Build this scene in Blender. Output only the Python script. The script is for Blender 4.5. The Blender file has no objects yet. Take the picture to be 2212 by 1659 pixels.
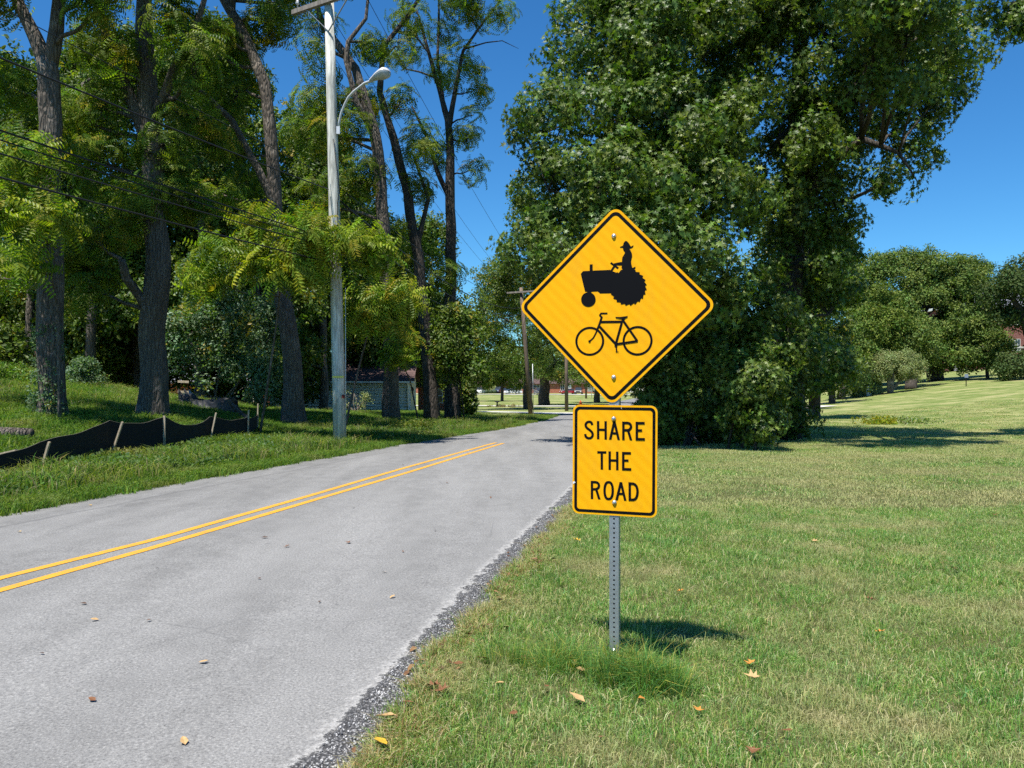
import bpy, bmesh, math, random
import numpy as np
from mathutils import Vector, Matrix, noise

S = bpy.context.scene
R = math.radians
random.seed(7)
RNG = np.random.default_rng(7)

# ------------------------------------------------------------------ camera, world, sun, exposure
F = 1662.0                      # focal length in units of a 2212 wide frame
cam = bpy.data.objects.new('camera', bpy.data.cameras.new('camera'))
S.collection.objects.link(cam)
cam.data.sensor_width = 36
cam.data.lens = F / 2212 * 36
cam.data.clip_end = 3000
cam.location = (0, 0, 1.5)
cam.rotation_euler = (R(90), 0, 0)
S.camera = cam

SUNV = Vector((-.22, -.36, 1)).normalized()
W = bpy.data.worlds.new('World'); S.world = W; W.use_nodes = True
wn = W.node_tree; wn.nodes.clear()
sky = wn.nodes.new('ShaderNodeTexSky'); sky.sky_type = 'NISHITA'; sky.sun_disc = False
sky.sun_elevation = math.asin(SUNV.z)
sky.sun_rotation = math.atan2(SUNV.x, SUNV.y)
sky.air_density = 1.0; sky.dust_density = 0.1; sky.ozone_density = 2.0; sky.altitude = 300
hsv = wn.nodes.new('ShaderNodeHueSaturation'); hsv.inputs['Saturation'].default_value = 1.22
tint = wn.nodes.new('ShaderNodeMix'); tint.data_type = 'RGBA'; tint.blend_type = 'MULTIPLY'; tint.inputs[0].default_value = 1; tint.inputs[7].default_value = (.50, .93, 1.16, 1)
bg = wn.nodes.new('ShaderNodeBackground'); bg.inputs['Strength'].default_value = 0.076
wo = wn.nodes.new('ShaderNodeOutputWorld')
wn.links.new(sky.outputs[0], hsv.inputs['Color']); wn.links.new(hsv.outputs[0], tint.inputs[6]); wn.links.new(tint.outputs[2], bg.inputs[0]); wn.links.new(bg.outputs[0], wo.inputs[0])

sl = bpy.data.lights.new('sun', 'SUN'); sl.energy = 5.0; sl.angle = R(.5); sl.color = (1, .955, .88)
sun = bpy.data.objects.new('sun', sl); S.collection.objects.link(sun)
sun.rotation_euler = SUNV.to_track_quat('Z', 'Y').to_euler(); sun.location = (0, -10, 60)

S.view_settings.view_transform = 'Standard'; S.view_settings.look = 'None'
S.view_settings.exposure = 0.85; S.view_settings.gamma = 1; S.view_settings.use_curve_mapping = False
S.render.engine = 'CYCLES'
S.cycles.use_denoising = False
S.cycles.max_bounces = 3; S.cycles.use_adaptive_sampling = True; S.cycles.adaptive_threshold = .02; S.cycles.diffuse_bounces = 2; S.cycles.glossy_bounces = 2
S.cycles.transmission_bounces = 4; S.cycles.transparent_max_bounces = 6
S.cycles.caustics_reflective = False; S.cycles.caustics_refractive = False

# ------------------------------------------------------------------ terrain functions
_zy = np.array([-60, -10, 0, 10, 20, 30, 40, 50, 60, 70, 80, 90, 100, 130, 170, 220, 300, 450, 1200.])
_zz = np.array([0, 0, 0, -.028, -.112, -.25, -.45, -.70, -.98, -1.18, -1.32, -1.40, -1.45, -1.42, -1.25, -1.0, -.5, 1.5, 4.])
_ey = np.array([-40, 2.98, 9, 14, 20.4, 27, 40, 60, 90, 130, 200, 300, 1200.])
_exl = None
def smooth(a, b, x):
    t = np.clip((np.asarray(x, float) - a) / (b - a), 0, 1); return t * t * (3 - 2 * t)
def zroad(y):
    y = np.asarray(y, float)
    return (np.interp(y - 3, _zy, _zz) + np.interp(y, _zy, _zz) * 2 + np.interp(y + 3, _zy, _zz)) / 4
_ly = np.array([-40, 0, 9, 14, 22, 32, 44, 60, 90, 130, 200, 320, 1200.])
_lx = np.array([-19., -8.35, -5.98, -4.66, -2.6, .15, 2.0, 3.5, 9.0, 18.0, 38, 90, 480.])
_ry = np.array([-40, 3.0, 5.6, 11, 20.0, 26, 32, 44, 60, 90, 130, 200, 320, 1200.])
_rx = np.array([-10., -.84, -.37, .8, 2.75, 4.3, 6.2, 8.6, 10.5, 16.4, 25.5, 45.5, 97.5, 487.])
def xL(y): return (np.interp(y - 2, _ly, _lx) + np.interp(y, _ly, _lx) * 2 + np.interp(y + 2, _ly, _lx)) / 4
def xR(y): return (np.interp(y - 1, _ry, _rx) + np.interp(y, _ry, _rx) * 2 + np.interp(y + 1, _ry, _rx)) / 4
def zg(x, y):
    x = np.asarray(x, float); y = np.asarray(y, float)
    z = zroad(y)
    z = z + .074 * 3 * np.log1p(np.exp(np.clip((x - 15) / 3, -20, 200))) * smooth(15, 60, y) * smooth(0, 40, x - xR(y))
    d = xL(y) - x
    z = z + .35 * smooth(.8, 8, d) * smooth(75, 55, y) * smooth(2, 10, y)
    z = z + 2.2 * np.exp(-.5 * ((x + 22.5) / 6.2) ** 2 - .5 * ((y - 27) / 9.) ** 2) * smooth(2, 8, d)
    z = z + .035 * np.sin(x * .9 + y * .4) * np.sin(y * .7 - x * .3) * smooth(.5, 3, np.maximum(d, x - xR(y)))
    z = z - .06 * np.exp(-((x - .9) / 1.6) ** 2 - ((y - 4.4) / 1.5) ** 2) * smooth(.1, .6, x - xR(y) - .2)
    return z
def P(u, v, Y): return Vector(((u - 1106) / F * Y, Y, 1.5 - (v - 829.5) / F * Y))
def G(u, Y):
    x = (u - 1106) / F * Y; return Vector((x, Y, float(zg(x, Y))))
def gp(u, v):
    ys = np.concatenate([np.arange(1.5, 60, .05), np.arange(60, 400, .5)])
    k = (v - 829.5) / F
    zr = 1.5 - k * ys; g = zg((u - 1106) / F * ys, ys)
    i = np.nonzero(zr <= g)[0]
    Y = float(ys[i[0]]) if len(i) else 300.
    return G(u, Y)

# ------------------------------------------------------------------ helpers
COL = S.collection
def mat(name, base=(.5, .5, .5), rough=.8, metal=0., spec=.3):
    m = bpy.data.materials.new(name); m.use_nodes = True
    b = m.node_tree.nodes['Principled BSDF']
    b.inputs['Base Color'].default_value = (*base, 1); b.inputs['Roughness'].default_value = rough
    b.inputs['Metallic'].default_value = metal; b.inputs['Specular IOR Level'].default_value = spec
    return m
class N:                                    # tiny node-graph helper
    def __init__(s, m): s.m = m; s.t = m.node_tree; s.b = s.t.nodes.get('Principled BSDF'); s.out = s.t.nodes['Material Output']
    def n(s, t, **k):
        x = s.t.nodes.new(t)
        for a, v in k.items():
            if a in ('operation', 'data_type', 'blend_type', 'attribute_name', 'feature', 'wave_type', 'bands_direction', 'noise_dimensions', 'attribute_type', 'object', 'distance'): setattr(x, a, v)
            else: x.inputs[a.replace('_', ' ')].default_value = v
        return x
    def l(s, a, b): s.t.links.new(a, b)
    def noise(s, vec, scale, detail=4, rough=.55):
        x = s.n('ShaderNodeTexNoise', Scale=scale, Detail=detail, Roughness=rough)
        if vec is not None: s.l(vec, x.inputs['Vector'])
        return x.outputs[0]
    def ramp(s, fac, stops):
        x = s.t.nodes.new('ShaderNodeValToRGB'); e = x.color_ramp.elements
        while len(e) < len(stops): e.new(.5)
        for i, (p, c) in enumerate(stops):
            e[i].position = p; e[i].color = (*c, 1) if len(c) == 3 else c
        s.l(fac, x.inputs[0]); return x.outputs[0]
    def mix(s, fac, a, b, mode='MIX'):
        x = s.t.nodes.new('ShaderNodeMix'); x.data_type = 'RGBA'; x.blend_type = mode
        for sock, v in ((x.inputs[0], fac), (x.inputs[6], a), (x.inputs[7], b)):
            if hasattr(v, 'is_linked'): s.l(v, sock)
            elif isinstance(v, (int, float)): sock.default_value = v
            else: sock.default_value = (*v, 1)
        return x.outputs[2]
    def math(s, op, a, b=0., c=0.):
        x = s.t.nodes.new('ShaderNodeMath'); x.operation = op
        for sock, v in zip(x.inputs, (a, b, c)):
            if hasattr(v, 'is_linked'): s.l(v, sock)
            else: sock.default_value = v
        return x.outputs[0]
    def pos(s): return s.t.nodes.new('ShaderNodeNewGeometry').outputs['Position']
    def obj(s): return s.t.nodes.new('ShaderNodeTexCoord').outputs['Object']
    def scl(s, vec, v):
        x = s.t.nodes.new('ShaderNodeMapping'); x.inputs['Scale'].default_value = v; s.l(vec, x.inputs[0]); return x.outputs[0]
    def bump(s, h, dist=.01, strength=1.):
        x = s.n('ShaderNodeBump', Strength=strength, Distance=dist); s.l(h, x.inputs['Height']); s.l(x.outputs[0], s.b.inputs['Normal']); return x
    def col(s, c): s.l(c, s.b.inputs['Base Color'])
    def attr(s, name):
        x = s.t.nodes.new('ShaderNodeAttribute'); x.attribute_name = name; return x

class MB:
    def __init__(s): s.v = []; s.f = []
    def add(s, vs, fs):
        o = len(s.v); s.v += [tuple(p) for p in vs]; s.f += [tuple(i + o for i in f) for f in fs]
    def box(s, c, d, M=None):
        x, y, z = d[0] / 2, d[1] / 2, d[2] / 2
        vs = [Vector((a * x, b * y, e * z)) for a in (-1, 1) for b in (-1, 1) for e in (-1, 1)]
        if M is not None: vs = [M @ v for v in vs]
        c = Vector(c)
        s.add([v + c for v in vs], [(0, 1, 3, 2), (4, 6, 7, 5), (0, 4, 5, 1), (2, 3, 7, 6), (0, 2, 6, 4), (1, 5, 7, 3)])
    def bar(s, a, b, w, h=None):
        a, b = Vector(a), Vector(b); d = b - a
        M = d.to_track_quat('Z', 'Y').to_matrix()
        s.box((a + b) / 2, (w, h or w, d.length), M)
    def tube(s, pts, rad, seg=8, rough=0., cap=True, flute=0):
        pts = [Vector(p) for p in pts]; n = len(pts)
        if not hasattr(rad, '__len__'): rad = [rad] * n
        X = None; rings = []; ph = random.random() * 6
        for i, p in enumerate(pts):
            t = (pts[min(i + 1, n - 1)] - pts[max(i - 1, 0)]).normalized()
            if X is None:
                X = t.orthogonal().normalized()
            X = (X - t * X.dot(t)).normalized(); Y = t.cross(X)
            ring = []
            for k in range(seg):
                a = 2 * math.pi * k / seg
                r = rad[i]
                if rough: r *= 1 + rough * noise.noise(Vector((math.cos(a) * 1.7 + ph, math.sin(a) * 1.7, i * .35))) + flute * math.cos(3 * a + ph)
                ring.append(p + X * math.cos(a) * r + Y * math.sin(a) * r)
            rings.append(ring)
        o = len(s.v)
        for r_ in rings: s.v += [tuple(q) for q in r_]
        for i in range(n - 1):
            for k in range(seg):
                s.f.append((o + i * seg + k, o + i * seg + (k + 1) % seg, o + (i + 1) * seg + (k + 1) % seg, o + (i + 1) * seg + k))
        if cap:
            s.f.append(tuple(o + k for k in range(seg))[::-1]); s.f.append(tuple(o + (n - 1) * seg + k for k in range(seg)))
    def lathe(s, prof, c=(0, 0, 0), seg=12, M=None):
        vs = []
        for r, z in prof:
            for k in range(seg):
                a = 2 * math.pi * k / seg; v = Vector((r * math.cos(a), r * math.sin(a), z))
                if M is not None: v = M @ v
                vs.append(v + Vector(c))
        fs = [(i * seg + k, i * seg + (k + 1) % seg, (i + 1) * seg + (k + 1) % seg, (i + 1) * seg + k) for i in range(len(prof) - 1) for k in range(seg)]
        fs += [tuple(range(seg))[::-1], tuple((len(prof) - 1) * seg + k for k in range(seg))]
        s.add(vs, fs)
    def ball(s, c, r, seg=10, rings=7, n=0.):
        prof = [(max(1e-4, math.sin(math.pi * i / rings)) , -math.cos(math.pi * i / rings)) for i in range(rings + 1)]
        if not hasattr(r, '__len__'): r = (r, r, r)
        o = len(s.v); s.lathe(prof, (0, 0, 0), seg)
        for i in range(o, len(s.v)):
            v = Vector(s.v[i]); k = 1 + n * noise.noise(v * 1.5 + Vector(c))
            s.v[i] = (c[0] + v.x * r[0] * k, c[1] + v.y * r[1] * k, c[2] + v.z * r[2] * k)
    def build(s, name, m, parent=None, smooth_=False, loc=None):
        me = bpy.data.meshes.new(name); me.from_pydata(s.v, [], s.f); me.update()
        if smooth_: me.polygons.foreach_set('use_smooth', [True] * len(me.polygons))
        if m is not None: me.materials.append(m)
        return link(name, me, parent, loc)
def link(name, me, parent=None, loc=None):
    o = bpy.data.objects.new(name, me); COL.objects.link(o)
    if parent is not None: o.parent = parent
    if loc is not None: o.location = loc
    return o
def tag(o, label=None, cat=None, group=None, kind=None):
    if label: o['label'] = label
    if cat: o['category'] = cat
    if group: o['group'] = group
    if kind: o['kind'] = kind
    return o
def empty(name, loc, label, cat, group=None, rz=0.):
    o = bpy.data.objects.new(name, None); COL.objects.link(o); o.location = loc; o.rotation_euler = (0, 0, rz)
    o.empty_display_size = .1
    return tag(o, label, cat, group)
def rotz(a): return Matrix.Rotation(a, 3, 'Z')

# ------------------------------------------------------------------ foliage prototypes: (verts, faces, per-vertex colour)
def leafshape(kind):
    if kind == 'oak':      # pointed lobes
        v = [(0, 0), (.10, .25), (.42, .30), (.12, .45), (.46, .68), (.10, .70), (0, 1.1), (-.10, .70), (-.46, .68), (-.12, .45), (-.42, .30), (-.10, .25)]
        f = [(0, 1, 3, 9, 11), (1, 2, 3), (3, 4, 5), (9, 3, 5, 7), (5, 6, 7), (7, 8, 9), (9, 10, 11)]
    elif kind == 'leaflet':
        v = [(0, 0), (.14, .35), (0, 1), (-.14, .35)]; f = [(0, 1, 2, 3)]
    else:
        v = [(0, 0), (.3, .35), (.2, .75), (0, 1), (-.2, .75), (-.3, .35)]; f = [(0, 1, 2, 3), (0, 3, 4, 5)]
    return v, f
def frame(d, up):
    d = d.normalized(); s = d.cross(up)
    if s.length < 1e-4: s = Vector((1, 0, 0))
    s.normalize(); return d, s, s.cross(d)
def put_leaf(V, Fc, C, sh, base, d, up, size, col, droop=.25, wid=1.):
    d, s, n = frame(d, up); o = len(V)
    for (x, y) in sh[0]:
        p = base + d * y * size + s * x * size * wid + n * (-droop * y * y * size + .12 * abs(x) * size)
        V.append(tuple(p)); C.append(col)
    Fc += [tuple(i + o for i in f) for f in sh[1]]
def jit(c, a=.25): 
    k = 1 + random.uniform(-a, a); return (c[0] * k * (1 + random.uniform(-.12, .12)), c[1] * k, c[2] * k * (1 + random.uniform(-.2, .2)))
def rdir(zmin=-1.):
    while True:
        v = Vector((random.uniform(-1, 1), random.uniform(-1, 1), random.uniform(-1, 1)))
        if .05 < v.length < 1 and v.normalized().z > zmin: return v.normalized()
def proto_cluster(kind, n, size, leaf, cols, zmin=-.3):
    V, Fc, C = [], [], []
    sh = leafshape(kind)
    for i in range(n):
        p = rdir(zmin) * size * random.uniform(.25, 1)
        d = (p.normalized() * .7 + rdir() * .8 + Vector((0, 0, -.15)))
        put_leaf(V, Fc, C, sh, p, d, (p.normalized() * .8 + Vector((0, -.15, .8)) + rdir() * .8), leaf * random.uniform(.7, 1.25), jit(random.choice(cols)))
    return V, Fc, C
def proto_frond(nf, length, pairs, leaf, cols):
    V, Fc, C = [], [], []
    sh = leafshape('leaflet')
    for k in range(nf):
        a = 2 * math.pi * (k + random.random() * .6) / nf
        d = Vector((math.cos(a), math.sin(a), random.uniform(.1, .7))); L = length * random.uniform(.75, 1.15)
        c = jit(random.choice(cols))
        prev = Vector((0, 0, 0)); n = pairs * 2
        for i in range(1, pairs + 1):
            t = i / pairs
            p = d * (L * t) + Vector((0, 0, -.45 * L * t * t))
            ax = (p - prev).normalized(); prev = p
            side = ax.cross(Vector((0, 0, 1))).normalized()
            for sg in (-1, 1):
                ld = side * sg + ax * .45 + Vector((0, 0, -.35 + random.uniform(-.1, .1)))
                put_leaf(V, Fc, C, sh, p, ld, Vector((0, 0, 1)), leaf * (1.05 - .35 * abs(t - .45)), jit(c, .12), .3, 1.25)
            o = len(V); q = p - ax * (L / pairs)
            V += [tuple(q), tuple(p), tuple(p + Vector((0, 0, .004)))]; C += [c] * 3; Fc.append((o, o + 1, o + 2))
    return V, Fc, C
def proto_grass(n, w, h0, h1, bw, cols, lean=.5, round_=False):
    V, Fc, C = [], [], []
    for i in range(n):
        if round_: a_, r_ = random.random() * 6.28, w * math.sqrt(random.random()); x, y = r_ * math.cos(a_), r_ * math.sin(a_)
        else: x, y = random.uniform(-w, w), random.uniform(-w, w)
        h = random.uniform(h0, h1); a = random.random() * 6.283; b = bw * random.uniform(.7, 1.3)
        s = Vector((math.cos(a), math.sin(a), 0)) * b; la = random.random() * 6.283; ln = random.uniform(.1, 1) * lean * h
        l = Vector((math.cos(la), math.sin(la), 0)) * ln
        if round_: l = l * .4 + Vector((x, y, 0)).normalized() * ln
        c = jit(random.choice(cols), .2); p = Vector((x, y, -.005)); o = len(V)
        m = p + l * .35 + Vector((0, 0, h * .6)); t = p + l + Vector((0, 0, h * (1 - .3 * lean)))
        V += [tuple(p - s), tuple(p + s), tuple(m + s * .7), tuple(m - s * .7), tuple(t)]
        cb = (c[0] * .8, c[1] * .8, c[2] * .8)
        C += [c] * 5; Fc += [(o, o + 1, o + 2, o + 3), (o + 3, o + 2, o + 4)]
    return V, Fc, C
def eul(nrm, spin):
    nrm = nrm / np.linalg.norm(nrm, axis=1, keepdims=True)
    th = np.arccos(np.clip(nrm[:, 2], -1, 1)); ph = np.arctan2(nrm[:, 1], nrm[:, 0])
    cp, sp, ct, st, cs, ss = np.cos(ph), np.sin(ph), np.cos(th), np.sin(th), np.cos(spin), np.sin(spin)
    R00 = cp * ct * cs - sp * ss; R10 = sp * ct * cs + cp * ss; R20 = -st * cs
    R21 = st * ss; R22 = ct
    return np.stack([np.arctan2(R21, R22), -np.arcsin(np.clip(R20, -1, 1)), np.arctan2(R10, R00)], 1)
_gn = {}
def gn_group(k):
    if k in _gn: return _gn[k]
    g = bpy.data.node_groups.new('scatter_%d' % k, 'GeometryNodeTree')
    g.interface.new_socket('Geometry', in_out='INPUT', socket_type='NodeSocketGeometry')
    g.interface.new_socket('Geometry', in_out='OUTPUT', socket_type='NodeSocketGeometry')
    nd = g.nodes.new; L = g.links.new
    gi, go = nd('NodeGroupInput'), nd('NodeGroupOutput')
    def na(nm, t):
        a = nd('GeometryNodeInputNamedAttribute'); a.data_type = t; a.inputs[0].default_value = nm; return a.outputs[0]
    pid = na('pid', 'INT')
    def sep(val):
        c = nd('FunctionNodeCompare'); c.data_type = 'INT'; c.operation = 'EQUAL'
        L(pid, c.inputs[2]); c.inputs[3].default_value = val
        s = nd('GeometryNodeSeparateGeometry'); s.domain = 'POINT'; L(gi.outputs[0], s.inputs[0]); L(c.outputs[0], s.inputs[1]); return s.outputs[0]
    j = nd('GeometryNodeJoinGeometry')
    for q in range(k):
        t = nd('GeometryNodeGeometryToInstance'); L(sep(q), t.inputs[0]); L(t.outputs[0], j.inputs[0])
    ip = nd('GeometryNodeInstanceOnPoints')
    L(sep(-1), ip.inputs['Points']); L(j.outputs[0], ip.inputs['Instance']); ip.inputs['Pick Instance'].default_value = True
    L(na('idx', 'INT'), ip.inputs['Instance Index'])
    e = nd('FunctionNodeEulerToRotation'); L(na('rot', 'FLOAT_VECTOR'), e.inputs[0]); L(e.outputs[0], ip.inputs['Rotation'])
    L(na('scl', 'FLOAT'), ip.inputs['Scale']); L(ip.outputs[0], go.inputs[0])
    _gn[k] = g; return g
def scatter(name, protos, pts, rot, scl, m, parent=None):
    pts = np.asarray(pts, float); n = len(pts)
    V = [tuple(p) for p in pts.tolist()]; Fc = []; C = [(0, 0, 0)] * n; pid = [-1] * n
    for k, (v, f, c) in enumerate(protos):
        o = len(V); V += v; Fc += [tuple(i + o for i in q) for q in f]; C += c; pid += [k] * len(v)
    me = bpy.data.meshes.new(name); me.from_pydata(V, [], Fc)
    N_ = len(V)
    a = me.attributes.new('pid', 'INT', 'POINT'); a.data.foreach_set('value', np.array(pid, np.int32))
    ix = np.zeros(N_, np.int32); ix[:n] = RNG.integers(0, len(protos), n)
    a = me.attributes.new('idx', 'INT', 'POINT'); a.data.foreach_set('value', ix)
    rr = np.zeros((N_, 3), np.float32); rr[:n] = rot
    a = me.attributes.new('rot', 'FLOAT_VECTOR', 'POINT'); a.data.foreach_set('vector', rr.ravel())
    ss = np.ones(N_, np.float32); ss[:n] = scl
    a = me.attributes.new('scl', 'FLOAT', 'POINT'); a.data.foreach_set('value', ss)
    cc = np.ones((N_, 4), np.float32); cc[:, :3] = np.array(C, np.float32)
    a = me.attributes.new('col', 'FLOAT_COLOR', 'POINT'); a.data.foreach_set('color', cc.ravel())
    me.materials.append(m); me.update()
    o = link(name, me, parent)
    md = o.modifiers.new('scatter', 'NODES'); md.node_group = gn_group(len(protos))
    return o

# ------------------------------------------------------------------ materials
def leaf_mat(name, tr=.35, rough=.42, spec=.45, var=.35, yel=None, patch=None, tcol=(1.25, 1.5, .4)):
    m = mat(name, rough=rough, spec=spec); q = N(m)
    c = q.attr('col').outputs[0]
    rnd = q.t.nodes.new('ShaderNodeObjectInfo').outputs['Random']
    h = q.t.nodes.new('ShaderNodeHueSaturation')
    q.l(c, h.inputs['Color'])
    q.l(q.math('MULTIPLY_ADD', rnd, var, 1 - var / 2), h.inputs['Value'])
    r2 = q.math('FRACT', q.math('MULTIPLY', rnd, 17.3))
    q.l(q.math('MULTIPLY_ADD', r2, .05, .475), h.inputs['Hue'])
    c = h.outputs[0]
    if yel: c = q.mix(q.math('MULTIPLY', q.math('GREATER_THAN', q.math('FRACT', q.math('MULTIPLY', rnd, 57.1)), 1 - yel), .8), c, (.30, .22, .015))
    if patch:
        nz = q.noise(q.pos(), patch[0], 4, .6)
        c = q.mix(q.ramp(nz, [(patch[1], (0, 0, 0)), (patch[2], (1, 1, 1))]), c, patch[3])
    q.col(c)
    tl = q.t.nodes.new('ShaderNodeBsdfTranslucent'); q.l(q.mix(1., c, tcol, 'MULTIPLY'), tl.inputs[0])
    mx = q.t.nodes.new('ShaderNodeMixShader'); mx.inputs[0].default_value = tr
    q.l(q.b.outputs[0], mx.inputs[1]); q.l(tl.outputs[0], mx.inputs[2]); q.l(mx.outputs[0], q.out.inputs[0])
    return m
M = {}
M['oak'] = leaf_mat('oak_leaf', .30, .45, .32)
M['walnut'] = leaf_mat('walnut_leaf', .45, .5, .25, .4, .05)
M['sumac'] = leaf_mat('sumac_leaf', .40, .5, .3, .3, .05)
M['wood'] = leaf_mat('woodland_leaf', .35, .5, .35, .4, .03)
M['far'] = leaf_mat('far_leaf', .2, .6, .2, .25)
M['blade'] = leaf_mat('lawn_blade', .35, .5, .3, .3, None, (.9, .50, .68, (.46, .41, .22)))
M['blade_far'] = leaf_mat('far_lawn_blade', .3, .6, .2, .25, None, (.45, .36, .62, (.42, .39, .19)))
M['weed'] = leaf_mat('verge_blade', .4, .5, .3, .4, None, (.55, .52, .78, (.27, .24, .085)))  # yellowish patches: sun flecks and bare soil painted into the bank grass

def bark(name, c1, c2, sc=6.):
    m = mat(name, rough=.9, spec=.15); q = N(m); o = q.pos()
    s = q.scl(o, (1, 1, .16)); n1 = q.noise(s, sc * 2.6, 8, .65); n2 = q.noise(o, 2.2, 4)
    vo = q.n('ShaderNodeTexVoronoi', feature='DISTANCE_TO_EDGE', Scale=sc * 2.2); q.l(q.scl(o, (1, 1, .22)), vo.inputs['Vector'])
    hgt = q.math('ADD', q.math('MULTIPLY', q.ramp(vo.outputs[0], [(0, (0, 0, 0)), (.25, (1, 1, 1))]), .7), n1)
    c = q.mix(q.ramp(n1, [(.35, (0, 0, 0)), (.65, (1, 1, 1))]), c1, c2)
    c = q.mix(q.ramp(n2, [(.55, (0, 0, 0)), (.7, (1, 1, 1))]), c, tuple(x * 1.35 for x in c2))
    c = q.mix(q.math('MULTIPLY', q.ramp(vo.outputs[0], [(0, (1, 1, 1)), (.08, (0, 0, 0))]), .6), c, tuple(x * .4 for x in c1))
    q.col(c); q.bump(hgt, .04, 1.); return m
M['bark'] = bark('grey_bark', (.085, .07, .058), (.17, .145, .12))
M['bark_dark'] = bark('dark_bark', (.05, .042, .036), (.10, .085, .072))
M['bark_pale'] = bark('pale_bark', (.13, .11, .09), (.25, .22, .185), 5.)

def ground_mat():
    m = mat('lawn_soil', rough=.95, spec=.1); q = N(m); p = q.pos()
    a = q.noise(p, .35, 6, .6); b = q.noise(q.scl(p, (1, 2.6, 1)), .9, 5, .6); f = q.noise(p, 26, 3, .7)
    c = q.mix(q.ramp(b, [(.40, (0, 0, 0)), (.62, (1, 1, 1))]), (.105, .165, .035), (.235, .265, .085))
    c = q.mix(q.ramp(a, [(.45, (0, 0, 0)), (.62, (1, 1, 1))]), c, (.33, .32, .14))
    c = q.mix(q.ramp(f, [(.35, (0, 0, 0)), (.6, (1, 1, 1))]), q.mix(1., c, (.62, .62, .6), 'MULTIPLY'), c)
    s = q.t.nodes.new('ShaderNodeSeparateXYZ'); q.l(p, s.inputs[0])
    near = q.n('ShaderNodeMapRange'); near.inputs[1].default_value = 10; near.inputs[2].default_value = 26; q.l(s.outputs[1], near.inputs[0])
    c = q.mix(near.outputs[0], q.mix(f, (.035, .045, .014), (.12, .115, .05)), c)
    q.col(c); q.bump(q.math('ADD', f, q.noise(p, 6, 3)), .05, .7); return m
M['ground'] = ground_mat()

def road_mat():
    m = mat('old_asphalt', rough=.85, spec=.25); q = N(m); p = q.pos()
    e = q.attr('edge').outputs['Fac']; w = q.attr('lane').outputs['Fac']
    sp = q.noise(p, 75, 3, .85); sp2 = q.noise(p, 260, 1, .5); big = q.noise(q.scl(p, (1.2, .18, 1)), 1.2, 5, .6); med = q.noise(p, 3.5, 5, .6)
    c = q.mix(q.ramp(big, [(.35, (0, 0, 0)), (.65, (1, 1, 1))]), (.135, .133, .129), (.205, .202, .196))
    c = q.mix(q.math('MULTIPLY', q.ramp(med, [(.4, (0, 0, 0)), (.7, (1, 1, 1))]), .45), c, (.235, .232, .226))
    # wheel-path bands
    wp = q.n('ShaderNodeTexWave', wave_type='BANDS', bands_direction='X', Scale=1., Distortion=1.2, Detail=2.)
    cx = q.t.nodes.new('ShaderNodeCombineXYZ'); q.l(q.math('MULTIPLY', w, .2), cx.inputs[0]); q.l(q.math('MULTIPLY', med, .3), cx.inputs[1]); q.l(cx.outputs[0], wp.inputs['Vector'])
    c = q.mix(q.math('MULTIPLY', wp.outputs[1], .20), c, (.30, .297, .29))
    c = q.mix(q.ramp(sp, [(.30, (.40, .40, .41)), (.50, (1, 1, 1)), (.72, (1.5, 1.49, 1.46))]), (0, 0, 0), c) if False else q.mix(1., c, q.ramp(sp, [(.28, (.38, .38, .39)), (.46, (.88, .88, .88)), (.58, (1.1, 1.1, 1.09)), (.74, (1.9, 1.88, 1.85))]), 'MULTIPLY')
    # dark stains and pits
    st = q.noise(q.scl(p, (1, .5, 1)), 5.5, 3, .5)
    c = q.mix(q.math('MULTIPLY', q.ramp(st, [(.70, (0, 0, 0)), (.78, (1, 1, 1))]), .6), c, (.10, .10, .10))
    # fine cracks
    vo = q.n('ShaderNodeTexVoronoi', feature='DISTANCE_TO_EDGE', Scale=.32)
    wv = q.mix(.16, p, q.t.nodes.new('ShaderNodeTexNoise').outputs[1], 'ADD'); q.l(wv, vo.inputs['Vector'])
    ck = q.math('MULTIPLY', q.ramp(vo.outputs[0], [(0, (1, 1, 1)), (.0035, (0, 0, 0))]), q.ramp(q.noise(p, .8, 3), [(.5, (0, 0, 0)), (.62, (1, 1, 1))]))
    c = q.mix(q.math('MULTIPLY', ck, .5), c, (.11, .11, .11))
    # dusty pale rim, then raw dark aggregate
    en = q.math('ADD', e, q.math('MULTIPLY_ADD', q.noise(p, 9, 8, .8), .42, -.21))
    dust = q.math('MULTIPLY', q.ramp(q.math('MULTIPLY_ADD', en, 2., .5), [(.36, (0, 0, 0)), (.47, (1, 1, 1)), (.5, (1, 1, 1)), (.53, (0, 0, 0))]), q.ramp(q.noise(p, 40, 4, .8), [(.38, (0, 0, 0)), (.58, (1, 1, 1))]))
    c = q.mix(q.math('MULTIPLY', dust, .62), c, (.44, .43, .41))
    c = q.mix(q.math('MULTIPLY', q.ramp(q.math('ADD', w, q.math('MULTIPLY_ADD', q.noise(p, .6, 4), .05, -.025)), [(.125, (0, 0, 0)), (.131, (1, 1, 1)), (.135, (1, 1, 1)), (.142, (0, 0, 0))]), .45), c, (.08, .08, .08))
    raw = q.ramp(en, [(.0, (0, 0, 0)), (.035, (1, 1, 1))])
    v2 = q.n('ShaderNodeTexVoronoi', Scale=75.); q.l(p, v2.inputs['Vector'])
    agg = q.mix(q.ramp(v2.outputs[0], [(.1, (0, 0, 0)), (.55, (1, 1, 1))]), q.mix(q.math('MULTIPLY', q.noise(p, 45, 2), 1.), (.13, .13, .135), (.46, .45, .44)), (.05, .05, .052))
    c = q.mix(raw, c, agg)
    q.col(c)
    hh = q.math('ADD', q.math('MULTIPLY', sp, 1.), q.math('MULTIPLY', q.math('MULTIPLY', raw, q.math('SUBTRACT', 1., v2.outputs[0])), 2.5))
    q.bump(hh, .006, .9); return m
M['road'] = road_mat()
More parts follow.
